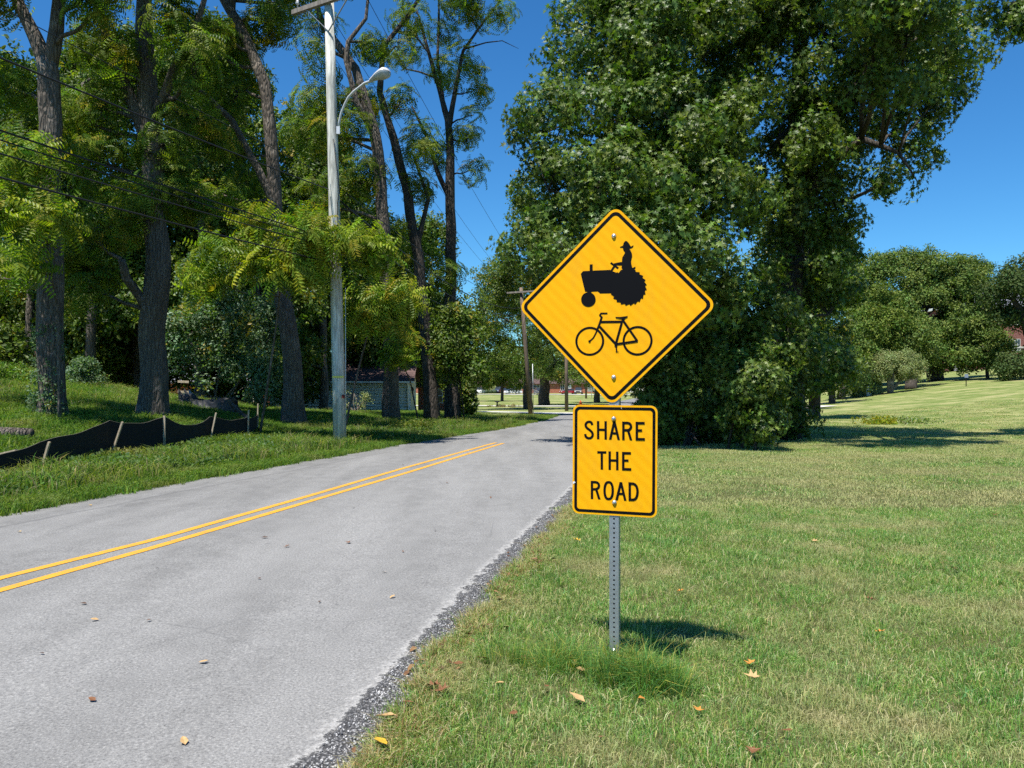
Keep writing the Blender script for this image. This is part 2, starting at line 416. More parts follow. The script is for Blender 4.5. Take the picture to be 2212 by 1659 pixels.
def paint_mat():
    m = mat('yellow_line_paint', rough=.6, spec=.3); q = N(m); p = q.pos()
    n1 = q.noise(p, 70, 4, .7); n2 = q.noise(p, 6, 4, .7)
    c = q.mix(q.ramp(n2, [(.4, (0, 0, 0)), (.7, (1, 1, 1))]), (.62, .31, .02), (.50, .25, .03))
    c = q.mix(q.math('MULTIPLY', q.ramp(n1, [(.53, (0, 0, 0)), (.62, (1, 1, 1))]), .8), c, (.20, .17, .12)); q.col(c)
    q.bump(n1, .004, .6); return m
M['paint'] = paint_mat()
def concrete(name, c0=(.5, .48, .44)):
    m = mat(name, rough=.9, spec=.2); q = N(m); p = q.pos()
    n1 = q.noise(p, 3, 6, .65); q.col(q.mix(n1, tuple(x * .75 for x in c0), tuple(x * 1.15 for x in c0))); q.bump(q.noise(p, 40, 3), .004); return m
M['concrete'] = concrete('pale_concrete')
def wood(name, c1, c2, sc=1.):
    m = mat(name, rough=.85, spec=.15); q = N(m); p = q.obj()
    n1 = q.noise(q.scl(p, (9 * sc, 9 * sc, .55 * sc)), 2.2, 7, .7); n2 = q.noise(q.scl(p, (1, 1, .3)), 6, 4)
    n3 = q.noise(q.scl(p, (30 * sc, 30 * sc, .6 * sc)), 3, 5, .7)
    c = q.mix(q.ramp(n1, [(.36, (0, 0, 0)), (.62, (1, 1, 1))]), c1, c2)
    c = q.mix(q.math('MULTIPLY', q.ramp(n2, [(.5, (0, 0, 0)), (.7, (1, 1, 1))]), .55), c, tuple(x * .55 for x in c1))
    c = q.mix(q.math('MULTIPLY', q.ramp(n3, [(.30, (1, 1, 1)), (.40, (0, 0, 0))]), .8), c, tuple(x * .25 for x in c1))
    q.col(c); q.bump(n3, .006); return m
M['pole'] = wood('weathered_pole_wood', (.30, .295, .26), (.70, .69, .62))
M['pole_brown'] = wood('brown_pole_wood', (.11, .085, .065), (.20, .15, .115))
M['arm'] = wood('crossarm_wood', (.16, .14, .125), (.26, .235, .21))
M['stake'] = wood('stake_wood', (.30, .24, .16), (.48, .40, .29), 3)
M['wire'] = mat('black_cable', (.012, .012, .013), .5)
def metal(name, c, rough=.42, met=.85):
    m = mat(name, c, rough, met, .5); q = N(m); n1 = q.noise(q.obj(), 22, 5, .7)
    q.col(q.mix(n1, tuple(x * .8 for x in c), tuple(min(1, x * 1.15) for x in c)))
    q.l(q.math('MULTIPLY_ADD', n1, .3, rough - .15), q.b.inputs['Roughness']); return m
M['galv'] = metal('galvanised_steel', (.36, .38, .40), .5, .75)
M['bolt'] = metal('bolt_steel', (.62, .62, .62), .3, .9)
M['lampgrey'] = metal('lamp_housing', (.55, .56, .57), .5, .3)
M['lens'] = mat('lamp_lens', (.42, .44, .45), .25, 0, .5)
def sign_mat():
    m = mat('yellow_sheeting', (.88, .42, .004), .45, 0, .12); q = N(m); p = q.obj()
    w = q.n('ShaderNodeTexWave', wave_type='BANDS', bands_direction='DIAGONAL', Scale=9., Distortion=1.5, Detail=2.)
    q.l(q.scl(p, (1, 0, 1)), w.inputs['Vector'])
    fine = q.n('ShaderNodeTexVoronoi', Scale=170.); q.l(q.scl(p, (1, 0, 1)), fine.inputs['Vector'])
    c = q.mix(q.math('MULTIPLY', w.outputs[1], .32), (.80, .37, .002), (.93, .50, .008))
    c = q.mix(q.math('MULTIPLY', fine.outputs[0], .25), c, (.66, .29, .002)); c = q.mix(q.math('MULTIPLY', q.ramp(q.noise(q.scl(p, (1, 1, .4)), 7, 6, .7), [(.5, (0, 0, 0)), (.75, (1, 1, 1))]), .28), c, (.55, .27, .03))
    q.col(c); q.bump(q.noise(p, 3, 2), .004, .4)
    q.b.inputs['Coat Weight'].default_value = 0.; q.b.inputs['Coat Roughness'].default_value = .15; return m
M['yellow'] = sign_mat()
M['black'] = mat('black_print', (.004, .004, .005), .6, 0, .08)
M['alu'] = metal('sign_aluminium', (.5, .5, .5), .5, .7)

# ------------------------------------------------------------------ ground sheet, road, markings
def rows(a, steps):
    out = [a]
    for lim, st in steps:
        while out[-1] < lim: out.append(out[-1] + st)
    return np.array(out)
def grid_mesh(name, X, Y, Z, m, attrs=None, smooth_=True):
    nr, nc = X.shape; me = bpy.data.meshes.new(name)
    me.vertices.add(nr * nc); me.vertices.foreach_set('co', np.stack([X, Y, Z], 2).ravel().astype(np.float32))
    i = (np.arange(nr - 1)[:, None] * nc + np.arange(nc - 1)[None, :]).ravel()
    q = np.stack([i, i + 1, i + nc + 1, i + nc], 1).astype(np.int32); nf = len(q)
    me.loops.add(nf * 4); me.loops.foreach_set('vertex_index', q.ravel())
    me.polygons.add(nf); me.polygons.foreach_set('loop_start', np.arange(nf, dtype=np.int32) * 4)
    me.polygons.foreach_set('use_smooth', np.full(nf, smooth_)); me.update(calc_edges=True)
    for k, v in (attrs or {}).items():
        a = me.attributes.new(k, 'FLOAT', 'POINT'); a.data.foreach_set('value', v.ravel().astype(np.float32))
    me.materials.append(m); return me
ys = rows(-30, [(0, 2), (45, .5), (120, 2), (320, 8), (1100, 60)])
off = np.array([0, .12, .3, .6, 1, 1.5, 2, 2.7, 3.5, 4.5, 5.5, 6.5, 7.5, 9, 10.5, 12, 13.5, 15, 17, 19, 21, 23, 25, 28, 31, 35, 40, 46, 54, 64, 78, 95, 120, 160, 220, 300, 420, 600, 900])
XL, XR = xL(ys), xR(ys)
cols = [XL - o for o in off[::-1]] + [XL + .12, (XL + XR) / 2, XR + .05] + [XR + .12] + [XR + .1 + o for o in off[1:]]
GX = np.stack(cols, 1); GY = np.repeat(ys[:, None], GX.shape[1], 1); GZ = zg(GX, GY)
k0 = len(off)
GZ[:, k0 - 1] -= .015; GZ[:, k0:k0 + 3] -= .12; GZ[:, k0 + 3] -= .06; GZ[:, k0 + 4] -= .035; GZ[:, k0 + 5] -= .02
ground = link('ground', grid_mesh('ground', GX, GY, GZ, M['ground'])); tag(ground, 'mown lawn and grassy bank either side of the road', kind='structure')

ry = rows(-29, [(1, .5), (9, .035), (16, .09), (45, .3), (120, 1.5), (260, 8)])
def ragged(y):
    return np.array([.25 + .15 * noise.noise((0, q * .8, 3)) + .08 * noise.noise((5, q * 3.1, 0)) + .035 * noise.noise((1, q * 11, 0)) + .02 * noise.noise((2, q * 31, 0)) for q in y])
RL, RW = xL(ry), xR(ry); RE = RW + ragged(ry)
lf = np.array([0, .004, .02, .06, .12, .2, .3, .4, .5, .6, .7, .8, .88, .94, .97])
cs = [RL + (RW - RL) * t for t in lf] + [RW + (RE - RW) * t for t in (-.12, 0., .12, .25, .4, .55, .7, .85, .95, 1.)]
RX = np.stack(cs, 1); RY = np.repeat(ry[:, None], RX.shape[1], 1)
base = zroad(RY); lat = (RX - RL[:, None]) / (RW - RL)[:, None]
RZ = base + .035 * (1 - (2 * lat - 1) ** 2).clip(0, 1) + .004
edge = RX - RW[:, None]
nz = np.array([[noise.noise((RX[i, j] * 13, RY[i, j] * 13, 0)) * .017 + noise.noise((RX[i, j] * 45, RY[i, j] * 45, 7)) * .007 if j >= 16 and RY[i, j] < 20 else 0. for j in range(RX.shape[1])] for i in range(len(ry))])
RZ += nz - .02 * smooth(.08, .30, edge)
RX = np.concatenate([RX, RX[:, -1:] + .012], 1); RY = np.concatenate([RY, RY[:, -1:]], 1); RZ = np.concatenate([RZ, RZ[:, -1:] - .09], 1)
edge = np.concatenate([edge, edge[:, -1:]], 1); lat = np.concatenate([lat, lat[:, -1:]], 1)
road = link('road', grid_mesh('road', RX, RY, RZ, M['road'], {'edge': edge, 'lane': lat})); tag(road, 'grey two-lane asphalt road with crumbling edge', kind='structure')
def road_z(x, y):
    l = (x - xL(y)) / (xR(y) - xL(y)); return zroad(y) + .035 * (1 - (2 * l - 1) ** 2) + .004
# double yellow line, ends at a pavement seam
yl = np.array([gp(u, v)[:2] for u, v in ((-900, 1523), (0, 1262), (330, 1176), (658, 1081), (870, 1017), (1071, 959.5))])
yr = np.array([gp(u, v)[:2] for u, v in ((-900, 1572), (0, 1291), (330, 1194), (658, 1094), (880, 1026), (1087, 961))])
for nm, c in (('left', yl), ('right', yr)):
    yy = rows(c[0, 1], [(c[-1, 1], .12)]); xx = np.interp(yy, c[:, 1], c[:, 0]); h = .052
    wob = np.array([noise.noise((q * 9, 0, 1)) * .006 for q in yy])
    X = np.stack([xx - h + wob, xx, xx + h - wob[::-1]], 1); Y = np.repeat(yy[:, None], 3, 1)
    me = grid_mesh('centre_line', X, Y, road_z(X, Y) + .004, M['paint'])
    o = link('centre_line', me); o.parent = road
# transverse seam
def strip(name, pts, w, m, dz=.012, parent=None):
    mb = MB(); pts = [Vector(p) for p in pts]; vs = []
    for i, p in enumerate(pts):
        t = (pts[min(i + 1, len(pts) - 1)] - pts[max(i - 1, 0)]); n = Vector((-t.y, t.x, 0)).normalized() * w / 2
        for s_ in (-1, 1):
            q = p + n * s_; vs.append((q.x, q.y, max(float(zg(q.x, q.y)), p.z) + dz))
    mb.add(vs, [(2 * i, 2 * i + 1, 2 * i + 3, 2 * i + 2) for i in range(len(pts) - 1)])
    return mb.build(name, m, parent)
# far side street, pavement and drive
def line_pts(a, b, n=24):
    a, b = Vector(a), Vector(b); return [Vector(((a + (b - a) * i / n).x, (a + (b - a) * i / n).y, float(zg(*(a + (b - a) * i / n)[:2])))) for i in range(n + 1)]
o = strip('side_street', line_pts((-75, 77, 0), (7.2, 66.5, 0)), 5.0, M['concrete'], .05); tag(o, 'pale side street joining the road beyond the verge', kind='structure')
o = strip('pavement', line_pts((-80, 113, 0), (13.5, 100, 0)), 3.2, M['concrete'], .06); tag(o, 'pale pavement across the far lawn', kind='structure')
o = strip('driveway', line_pts((-60, 205, 0), (30, 187, 0)), 7, M['concrete'], .06); tag(o, 'concrete driveway in front of the far brick houses', kind='structure')
o = strip('drive', line_pts((24, 76, 0), (31.5, 78, 0)), 4.5, M['concrete'], .08); tag(o, 'pale campus drive behind the oaks', kind='structure')

# ------------------------------------------------------------------ road sign
TH = R(18); CX, CY = .548, 4.14; TC, TS = math.cos(TH), math.sin(TH)
sg0 = gp(1330, 1425); sz = float(zg(CX, CY))
sign = empty('road_sign', (CX + .03 * TS, CY + .03 * TC, sz), 'yellow diamond and SHARE THE ROAD signs on one perforated steel post in the grass', 'road sign', rz=-TH)
def SL(px, py):                       # photo pixel on the sign plane -> local x, z
    k = (px - 2016) / 3029.5; a = (CY * k - CX) / (TC + k * TS); Y = CY - a * TS
    return a, 1.5 - (py - 1512) / 3029.5 * Y - sz
def zoomA(x, y): return SL(2240 + x * .31524, 920 + y * .31524)
def zoomB(x, y): return SL(2240 + x * .31524, 1200 + y * .31524)
def zoomC(x, y): return SL(2240 + x * .31524, 1580 + y * .31524)
def zoomD(x, y): return SL(2240 + x * .31524, 1800 + y * .31524)
class Flat:                            # flat print on the sign: list of polygons in x,z
    def __init__(s, y0, th=.0006): s.bm = bmesh.new(); s.y = y0; s.k = 0
    def poly(s, pts):
        y = s.y - .00012 * s.k; s.k += 1
        vs = [s.bm.verts.new((x, y, z)) for x, z in pts]
        f = s.bm.faces.new(vs); f.normal_update()
        if f.normal.y > 0: f.normal_flip()
        if len(pts) > 4: bmesh.ops.triangulate(s.bm, faces=[f])
    def stroke(s, pts, w, w2=None):
        n = len(pts); L_, R_ = [], []
        for i in range(n):
            a = Vector(pts[max(i - 1, 0)]); b = Vector(pts[min(i + 1, n - 1)]); p = Vector(pts[i])
            if 0 < i < n - 1:
                d1 = (p - a).normalized(); d2 = (b - p).normalized(); t = (d1 + d2).normalized(); k = 1 / max(.5, t.dot(d1))
            else: t = (b - a).normalized(); k = 1
            ww = w + ((w2 if w2 is not None else w) - w) * i / (n - 1)
            nn = Vector((-t.y, t.x)) * ww / 2 * k; L_.append(p + nn); R_.append(p - nn)
        y = s.y - .00012 * s.k; s.k += 1
        vl = [s.bm.verts.new((q.x, y, q.y)) for q in L_]; vr = [s.bm.verts.new((q.x, y, q.y)) for q in R_]
        for i in range(n - 1): s.bm.faces.new((vl[i], vl[i + 1], vr[i + 1], vr[i]))
    def ring(s, c, ro, ri, n=48):
        y = s.y - .00012 * s.k; s.k += 1; A, B = [], []
        for k in range(n):
            a = 2 * math.pi * k / n
            A.append(s.bm.verts.new((c[0] + ro[0] * math.cos(a), y, c[1] + ro[1] * math.sin(a)))); B.append(s.bm.verts.new((c[0] + ri[0] * math.cos(a), y, c[1] + ri[1] * math.sin(a))))
        for k in range(n): s.bm.faces.new((A[k], A[(k + 1) % n], B[(k + 1) % n], B[k]))
    def loop(s, outer, inner):
        y = s.y - .00012 * s.k; s.k += 1
        A = [s.bm.verts.new((p[0], y, p[1])) for p in outer]; B = [s.bm.verts.new((p[0], y, p[1])) for p in inner]; n = len(A)
        for k in range(n): s.bm.faces.new((A[k], A[(k + 1) % n], B[(k + 1) % n], B[k]))
    def done(s, name, m, parent):
        me = bpy.data.meshes.new(name); s.bm.to_mesh(me); s.bm.free(); me.materials.append(m); return link(name, me, parent)
def rrect(cx, cz, w, h, r, ang=0., seg=8):
    pts = []
    for (sx, sz_, a0) in ((1, 1, 0), (-1, 1, 90), (-1, -1, 180), (1, -1, 270)):
        for k in range(seg + 1):
            a = R(a0 + 90 * k / seg); pts.append((sx * (w / 2 - r) + r * math.cos(a), sz_ * (h / 2 - r) + r * math.sin(a)))
    c, s_ = math.cos(ang), math.sin(ang)
    return [(cx + x * c - z * s_, cz + x * s_ + z * c) for x, z in pts]
def panel(name, outline, y0, th, parent):
    bm = bmesh.new(); fr = [bm.verts.new((x, y0, z)) for x, z in outline]; bk = [bm.verts.new((x, y0 + th, z)) for x, z in outline]; n = len(fr)
    bm.faces.new(fr); bm.faces.new(bk[::-1])
    side = [bm.faces.new((fr[k], bk[k], bk[(k + 1) % n], fr[(k + 1) % n])) for k in range(n)]
    bmesh.ops.recalc_face_normals(bm, faces=bm.faces)
    for f in bm.faces: f.material_index = 0 if f.normal.y < -.5 else 1
    me = bpy.data.meshes.new(name); bm.to_mesh(me); bm.free(); me.materials.append(M['yellow']); me.materials.append(M['alu']); return link(name, me, parent)
YP = -.030
# perforated square post
def post_mesh(x0, z0, z1, hw, name, parent):
    bm = bmesh.new(); pitch = .0254; n = int((z1 - z0) / pitch); hr = .0056
    for face in range(4):
        M3 = Matrix.Rotation(face * math.pi / 2, 3, 'Z')
        for i in range(n):
            zb = z0 + i * pitch; zc = zb + pitch / 2
            corn = [(-hw, zb), (0, zb), (hw, zb), (hw, zc), (hw, zb + pitch), (0, zb + pitch), (-hw, zb + pitch), (-hw, zc)]
            hole = [(hr * math.cos(R(a)), zc + hr * math.sin(R(a))) for a in (225, 270, 315, 0, 45, 90, 135, 180)]
            A = [bm.verts.new(M3 @ Vector((x, -hw, z)) + Vector((x0, 0, 0))) for x, z in corn]; B = [bm.verts.new(M3 @ Vector((x, -hw, z)) + Vector((x0, 0, 0))) for x, z in hole]
            Cc = [bm.verts.new(M3 @ Vector((x, -hw + .003, z)) + Vector((x0, 0, 0))) for x, z in hole]
            for k in range(8):
                bm.faces.new((A[k], A[(k + 1) % 8], B[(k + 1) % 8], B[k])); bm.faces.new((B[k], B[(k + 1) % 8], Cc[(k + 1) % 8], Cc[k]))
    bmesh.ops.remove_doubles(bm, verts=bm.verts, dist=1e-5)
    me = bpy.data.meshes.new(name); bm.to_mesh(me); bm.free(); me.materials.append(M['galv']); return link(name, me, parent)
post_mesh(0, .14, 2.30 - sz, .0254, 'post', sign)
post_mesh(0, -.30, .165, .0290, 'sleeve', sign)
mb = MB(); mb.box((0, 0, .05), (.044, .044, .60)); mb.build('post_inner_shade', mat('dark_inside', (.01, .01, .01), .9), sign)  # black block painting the shade inside the hollow tube, seen through the holes
dz0 = 1.92 - sz; DR = R(45 - 1.2)
panel('diamond_panel', rrect(-.001, dz0, .762, .762, .047, DR), YP, .003, sign)
o = Flat(YP - .0008); o.loop(rrect(-.001, dz0, .762 - .027, .762 - .027, .036, DR), rrect(-.001, dz0, .762 - .062, .762 - .062, .024, DR)); o.done('border', M['black'], sign)
rz0 = (1.385 + .793) / 2 - sz; RA = R(-.3)
panel('text_panel', rrect(.002, rz0, .459, .594, .036, RA), YP, .003, sign)
o = Flat(YP - .0008); o.loop(rrect(.002, rz0, .459 - .021, .594 - .021, .028, RA), rrect(.002, rz0, .459 - .052, .594 - .052, .016, RA)); o.done('border', M['black'], sign)
def mp(fn, pts): return [fn(*p) for p in pts]
PX = .31524 / 3029.5 * CY            # one zoom pixel in metres
t = Flat(YP - .0009)
t.poly(mp(zoomA, [(148, 502), (178, 468), (259, 465), (259, 385), (297, 383), (298, 462), (515, 452), (545, 470), (620, 497), (665, 450), (700, 440), (790, 430), (830, 412), (834, 430), (815, 455), (800, 600), (700, 700), (530, 745), (392, 748), (360, 722), (283, 726), (283, 745), (228, 745), (228, 726), (202, 726)]))
t.stroke(mp(zoomA, [(533, 462), (580, 390)]), 27 * PX); t.stroke(mp(zoomA, [(522, 364), (617, 433)]), 24 * PX)
t.poly(mp(zoomA, [(555, 375), (600, 363), (668, 352), (668, 398), (590, 396)]))
t.poly(mp(zoomA, [(705, 228), (690, 260), (668, 295), (663, 330), (664, 400), (656, 425), (668, 440), (660, 480), (800, 480), (792, 420), (778, 370), (778, 340), (791, 285), (788, 250), (768, 205), (740, 190)]))
t.poly(mp(zoomA, [(712, 90), (730, 98), (750, 120), (773, 160), (790, 157), (800, 145), (808, 150), (800, 170), (778, 184), (758, 187), (765, 212), (720, 240), (705, 236), (690, 222), (680, 205), (672, 175), (640, 175), (636, 166), (665, 154), (675, 150), (685, 115), (700, 96)]))
gear = []
for k in range(24):
    a0 = 2 * math.pi * k / 24
    for da, rr in ((0, 218), (.11, 232), (.16, 232), (.17, 216), (.24, 216)):
        gear.append((741 + rr * math.cos(a0 + da), 668 + rr * math.sin(a0 + da)))
t.poly(mp(zoomA, gear)); t.poly(mp(zoomA, [(244 + 91 * math.cos(k * .2094), 823 + 91 * math.sin(k * .2094)) for k in range(30)]))
t.done('tractor_symbol', M['black'], sign)
t = Flat(YP - .0009)
for (cx, cy, ro, ri) in ((260, 456, (181, 182), (153, 154)), (857, 450, (188, 186), (160, 157))):
    c = zoomB(cx, cy); rx = abs(zoomB(cx + ro[0], cy)[0] - zoomB(cx - ro[0], cy)[0]) / 2; rz_ = abs(zoomB(cx, cy + ro[1])[1] - zoomB(cx, cy - ro[1])[1]) / 2
    t.ring(c, (rx, rz_), (rx * ri[0] / ro[0], rz_ * ri[1] / ro[1]))
for pts, w in (([(262, 455), (305, 415), (335, 360), (360, 300)], 20), ([(352, 318), (385, 235), (412, 150)], 27), ([(414, 158), (383, 130)], 22), ([(383, 134), (403, 108), (482, 107)], 20),
               ([(398, 215), (672, 212)], 29), ([(384, 272), (582, 485)], 30), ([(660, 228), (588, 485)], 29), ([(676, 222), (676, 178)], 36), ([(684, 205), (855, 452)], 27),
               ([(596, 492), (862, 453)], 29), ([(588, 470), (588, 525)], 36), ([(590, 520), (599, 588)], 18), ([(583, 588), (622, 588)], 8)):
    t.stroke(mp(zoomB, pts), w * PX)
t.poly(mp(zoomB, [(582, 152), (640, 153), (700, 145), (737, 139), (733, 155), (700, 175), (690, 190), (655, 178), (585, 166)]))
t.poly(mp(zoomB, [(258 + 15 * math.cos(k * .628), 457 + 15 * math.sin(k * .628)) for k in range(10)]))
t.done('bicycle_symbol', M['black'], sign)
def glyphs(fn, items):
    t = Flat(YP - .0009)
    for it in items:
        if it[0] == 's': t.stroke(mp(fn, it[2]), it[1] * PX)
        else: t.poly(mp(fn, it[1]))
    t.done('lettering', M['black'], sign)
W_ = 31
glyphs(zoomC, [('s', W_, [(291, 298), (289, 282), (281, 267), (266, 257), (247, 256), (228, 263), (213, 279), (209, 297), (214, 318), (230, 337), (252, 353), (272, 369), (289, 387), (297, 407), (296, 430), (286, 449), (268, 461), (247, 462), (226, 455), (210, 438), (203, 408)]),
    ('s', W_, [(365, 247), (366, 473)]), ('s', W_, [(459, 248), (460, 478)]), ('s', 29, [(365, 354), (460, 357)]),
    ('p', [(552, 250), (584, 250), (532, 479), (500, 478)]), ('p', [(552, 250), (584, 250), (639, 482), (607, 482)]), ('s', 28, [(532, 399), (608, 401)]),
    ('s', W_, [(681, 253), (681, 484)]), ('s', W_, [(672, 269), (735, 270), (757, 277), (772, 294), (777, 315), (772, 337), (757, 353), (735, 361), (672, 360)]), ('p', [(726, 370), (757, 364), (793, 487), (761, 485)]),
    ('s', W_, [(849, 255), (849, 489)]), ('s', 31, [(840, 272), (947, 273)]), ('s', 29, [(840, 363), (915, 364)]), ('s', 31, [(840, 472), (950, 474)])])
glyphs(zoomC, [('s', 30, [(355, 637), (468, 639)]), ('s', W_, [(411, 630), (412, 853)]), ('s', W_, [(510, 625), (510, 856)]), ('s', W_, [(604, 628), (605, 860)]), ('s', 29, [(505, 737), (605, 740)]),
    ('s', W_, [(679, 632), (679, 863)]), ('s', 31, [(672, 647), (776, 649)]), ('s', 29, [(672, 739), (745, 741)]), ('s', 31, [(672, 847), (779, 850)])])
ov = [(497 + 51 * math.copysign(abs(math.cos(a)) ** .8, math.cos(a)), 417 + 105 * math.copysign(abs(math.sin(a)) ** .9, math.sin(a))) for a in [2 * math.pi * k / 40 + .01 for k in range(41)]]
glyphs(zoomD, [('s', W_, [(288, 296), (289, 523)]), ('s', W_, [(280, 311), (335, 312), (357, 319), (371, 334), (377, 356), (371, 378), (357, 393), (335, 401), (280, 400)]), ('p', [(328, 410), (358, 404), (397, 527), (365, 526)]),
    ('s', W_, ov), ('p', [(634, 310), (666, 311), (721, 544), (689, 543)]), ('p', [(634, 310), (666, 311), (612, 538), (580, 535)]), ('s', 28, [(608, 457), (692, 459)]),
    ('s', W_, [(760, 313), (761, 546)]), ('s', W_, [(752, 329), (803, 331), (826, 341), (845, 364), (856, 400), (858, 430), (855, 465), (844, 503), (826, 524), (803, 532), (752, 530)])])
for nm, q in (('bolt', zoomA(562, 30)), ('bolt', zoomB(560, 906)), ('bolt', zoomC(560, 218)), ('bolt', zoomD(569, 566))):
    mb = MB(); Mx = Matrix.Rotation(R(90), 3, 'X'); mb.lathe([(.013, 0), (.0130, .0015), (.0105, .005), (.0075, .0078), (.003, .0095), (.0001, .010)], (q[0], YP - .001, q[1]), 16, Mx); mb.build(nm, M['bolt'], sign, True)
mb = MB(); mb.lathe([(.014, 0), (.014, .004), (.0105, .005), (.0095, .012), (.004, .0135), (.0001, .014)], (0, -.029, .13), 12, Matrix.Rotation(R(90), 3, 'X')); mb.build('bolt', M['bolt'], sign, True)
t = Flat(YP - .0016); t.poly(mp(zoomD, [(50, 308), (70, 300), (84, 316), (66, 326), (52, 338)])); t.done('paint_chip', mat('chip', (.7, .7, .68), .7), sign)
t = Flat(YP - .0016); t.stroke(mp(zoomC, [(655, 68), (658, 97)]), 3 * PX); t.done('paint_chip', bpy.data.materials['chip'], sign)


# ------------------------------------------------------------------ trees
OAKC = [(.075, .12, .018), (.10, .155, .022), (.15, .205, .034), (.05, .085, .015)]
WALC = [(.10, .155, .018), (.135, .19, .02), (.07, .115, .015), (.20, .24, .022)]
SUMC = [(.19, .26, .022), (.15, .22, .02), (.26, .29, .022), (.11, .17, .018)]
WOODC = [(.07, .115, .018), (.10, .15, .02), (.05, .085, .014), (.15, .20, .025)]
BUSHC = [(.12, .19, .09), (.16, .23, .12), (.09, .15, .07)]
FARC = [(.085, .135, .025), (.12, .17, .03), (.06, .10, .02), (.15, .20, .04)]
random.seed(11)
PR = {
 'oak': [proto_cluster('oak', 15, .27, .15, OAKC) for _ in range(3)],
 'walnut': [proto_frond(5, .44, 6, .125, WALC) for _ in range(3)],
 'sumac': [proto_frond(6, .60, 8, .15, SUMC) for _ in range(3)],
 'wood': [proto_cluster('plain', 16, .34, .15, WOODC) for _ in range(3)],
 'bush': [proto_cluster('plain', 16, .22, .10, BUSHC) for _ in range(3)],
 'far': [proto_cluster('plain', 26, .75, .26, FARC) for _ in range(3)],
 'farpale': [proto_cluster('plain', 26, .6, .2, [(.20, .24, .09), (.25, .27, .11), (.17, .21, .07)]) for _ in range(2)],
 'faryel': [proto_cluster('plain', 26, .7, .24, [(.10, .15, .02), (.13, .175, .025), (.08, .13, .02)]) for _ in range(2)],
 'fardark': [proto_cluster('plain', 26, .75, .24, [(.04, .07, .018), (.06, .09, .02)]) for _ in range(2)],
}
def crown_points(lobes, sub, per, cover, seed, zsq=.75, thick=(.74, 1.02), upbias=.35, inner=.0):
    rng = np.random.default_rng(seed)
    L = [(np.array(c, float), np.array(r, float)) for c, r in lobes]
    P_, N_ = [], []; subs = []
    for c, r in L:
        area = 4 * math.pi * ((r[0] * r[1]) ** 1.6 / 3 + (r[0] * r[2]) ** 1.6 / 3 + (r[1] * r[2]) ** 1.6 / 3) ** (1 / 1.6)
        n = max(3, int(cover * area / (math.pi * sub * sub)))
        d = rng.normal(size=(n, 3)); d /= np.linalg.norm(d, axis=1, keepdims=True)
        lo = rng.uniform(thick[0], thick[1], (n, 1))
        if inner: k_ = rng.random((n, 1)) < inner; lo = np.where(k_, rng.uniform(.2, .7, (n, 1)), lo)
        cc = c + d * r * lo
        keep = np.ones(n, bool)
        for c2, r2 in L:
            if c2 is c: continue
            keep &= np.linalg.norm((cc - c2) / r2, axis=1) > .62
        if not inner: cc, d = cc[keep], d[keep]
        for q, dd in zip(cc, d):
            s_ = sub * rng.uniform(.6, 1.25); m_ = max(3, int(per * (s_ / sub) ** 2))
            e = rng.normal(size=(m_, 3)); e /= np.linalg.norm(e, axis=1, keepdims=True)
            P_.append(q + e * s_ * rng.uniform(.45, 1.05, (m_, 1)) * np.array([1, 1, zsq])); N_.append(e + .5 * dd + np.array([0, 0, upbias]))
            subs.append(q)
    P_ = np.concatenate(P_); N_ = np.concatenate(N_)
    return P_, N_, np.array(subs)
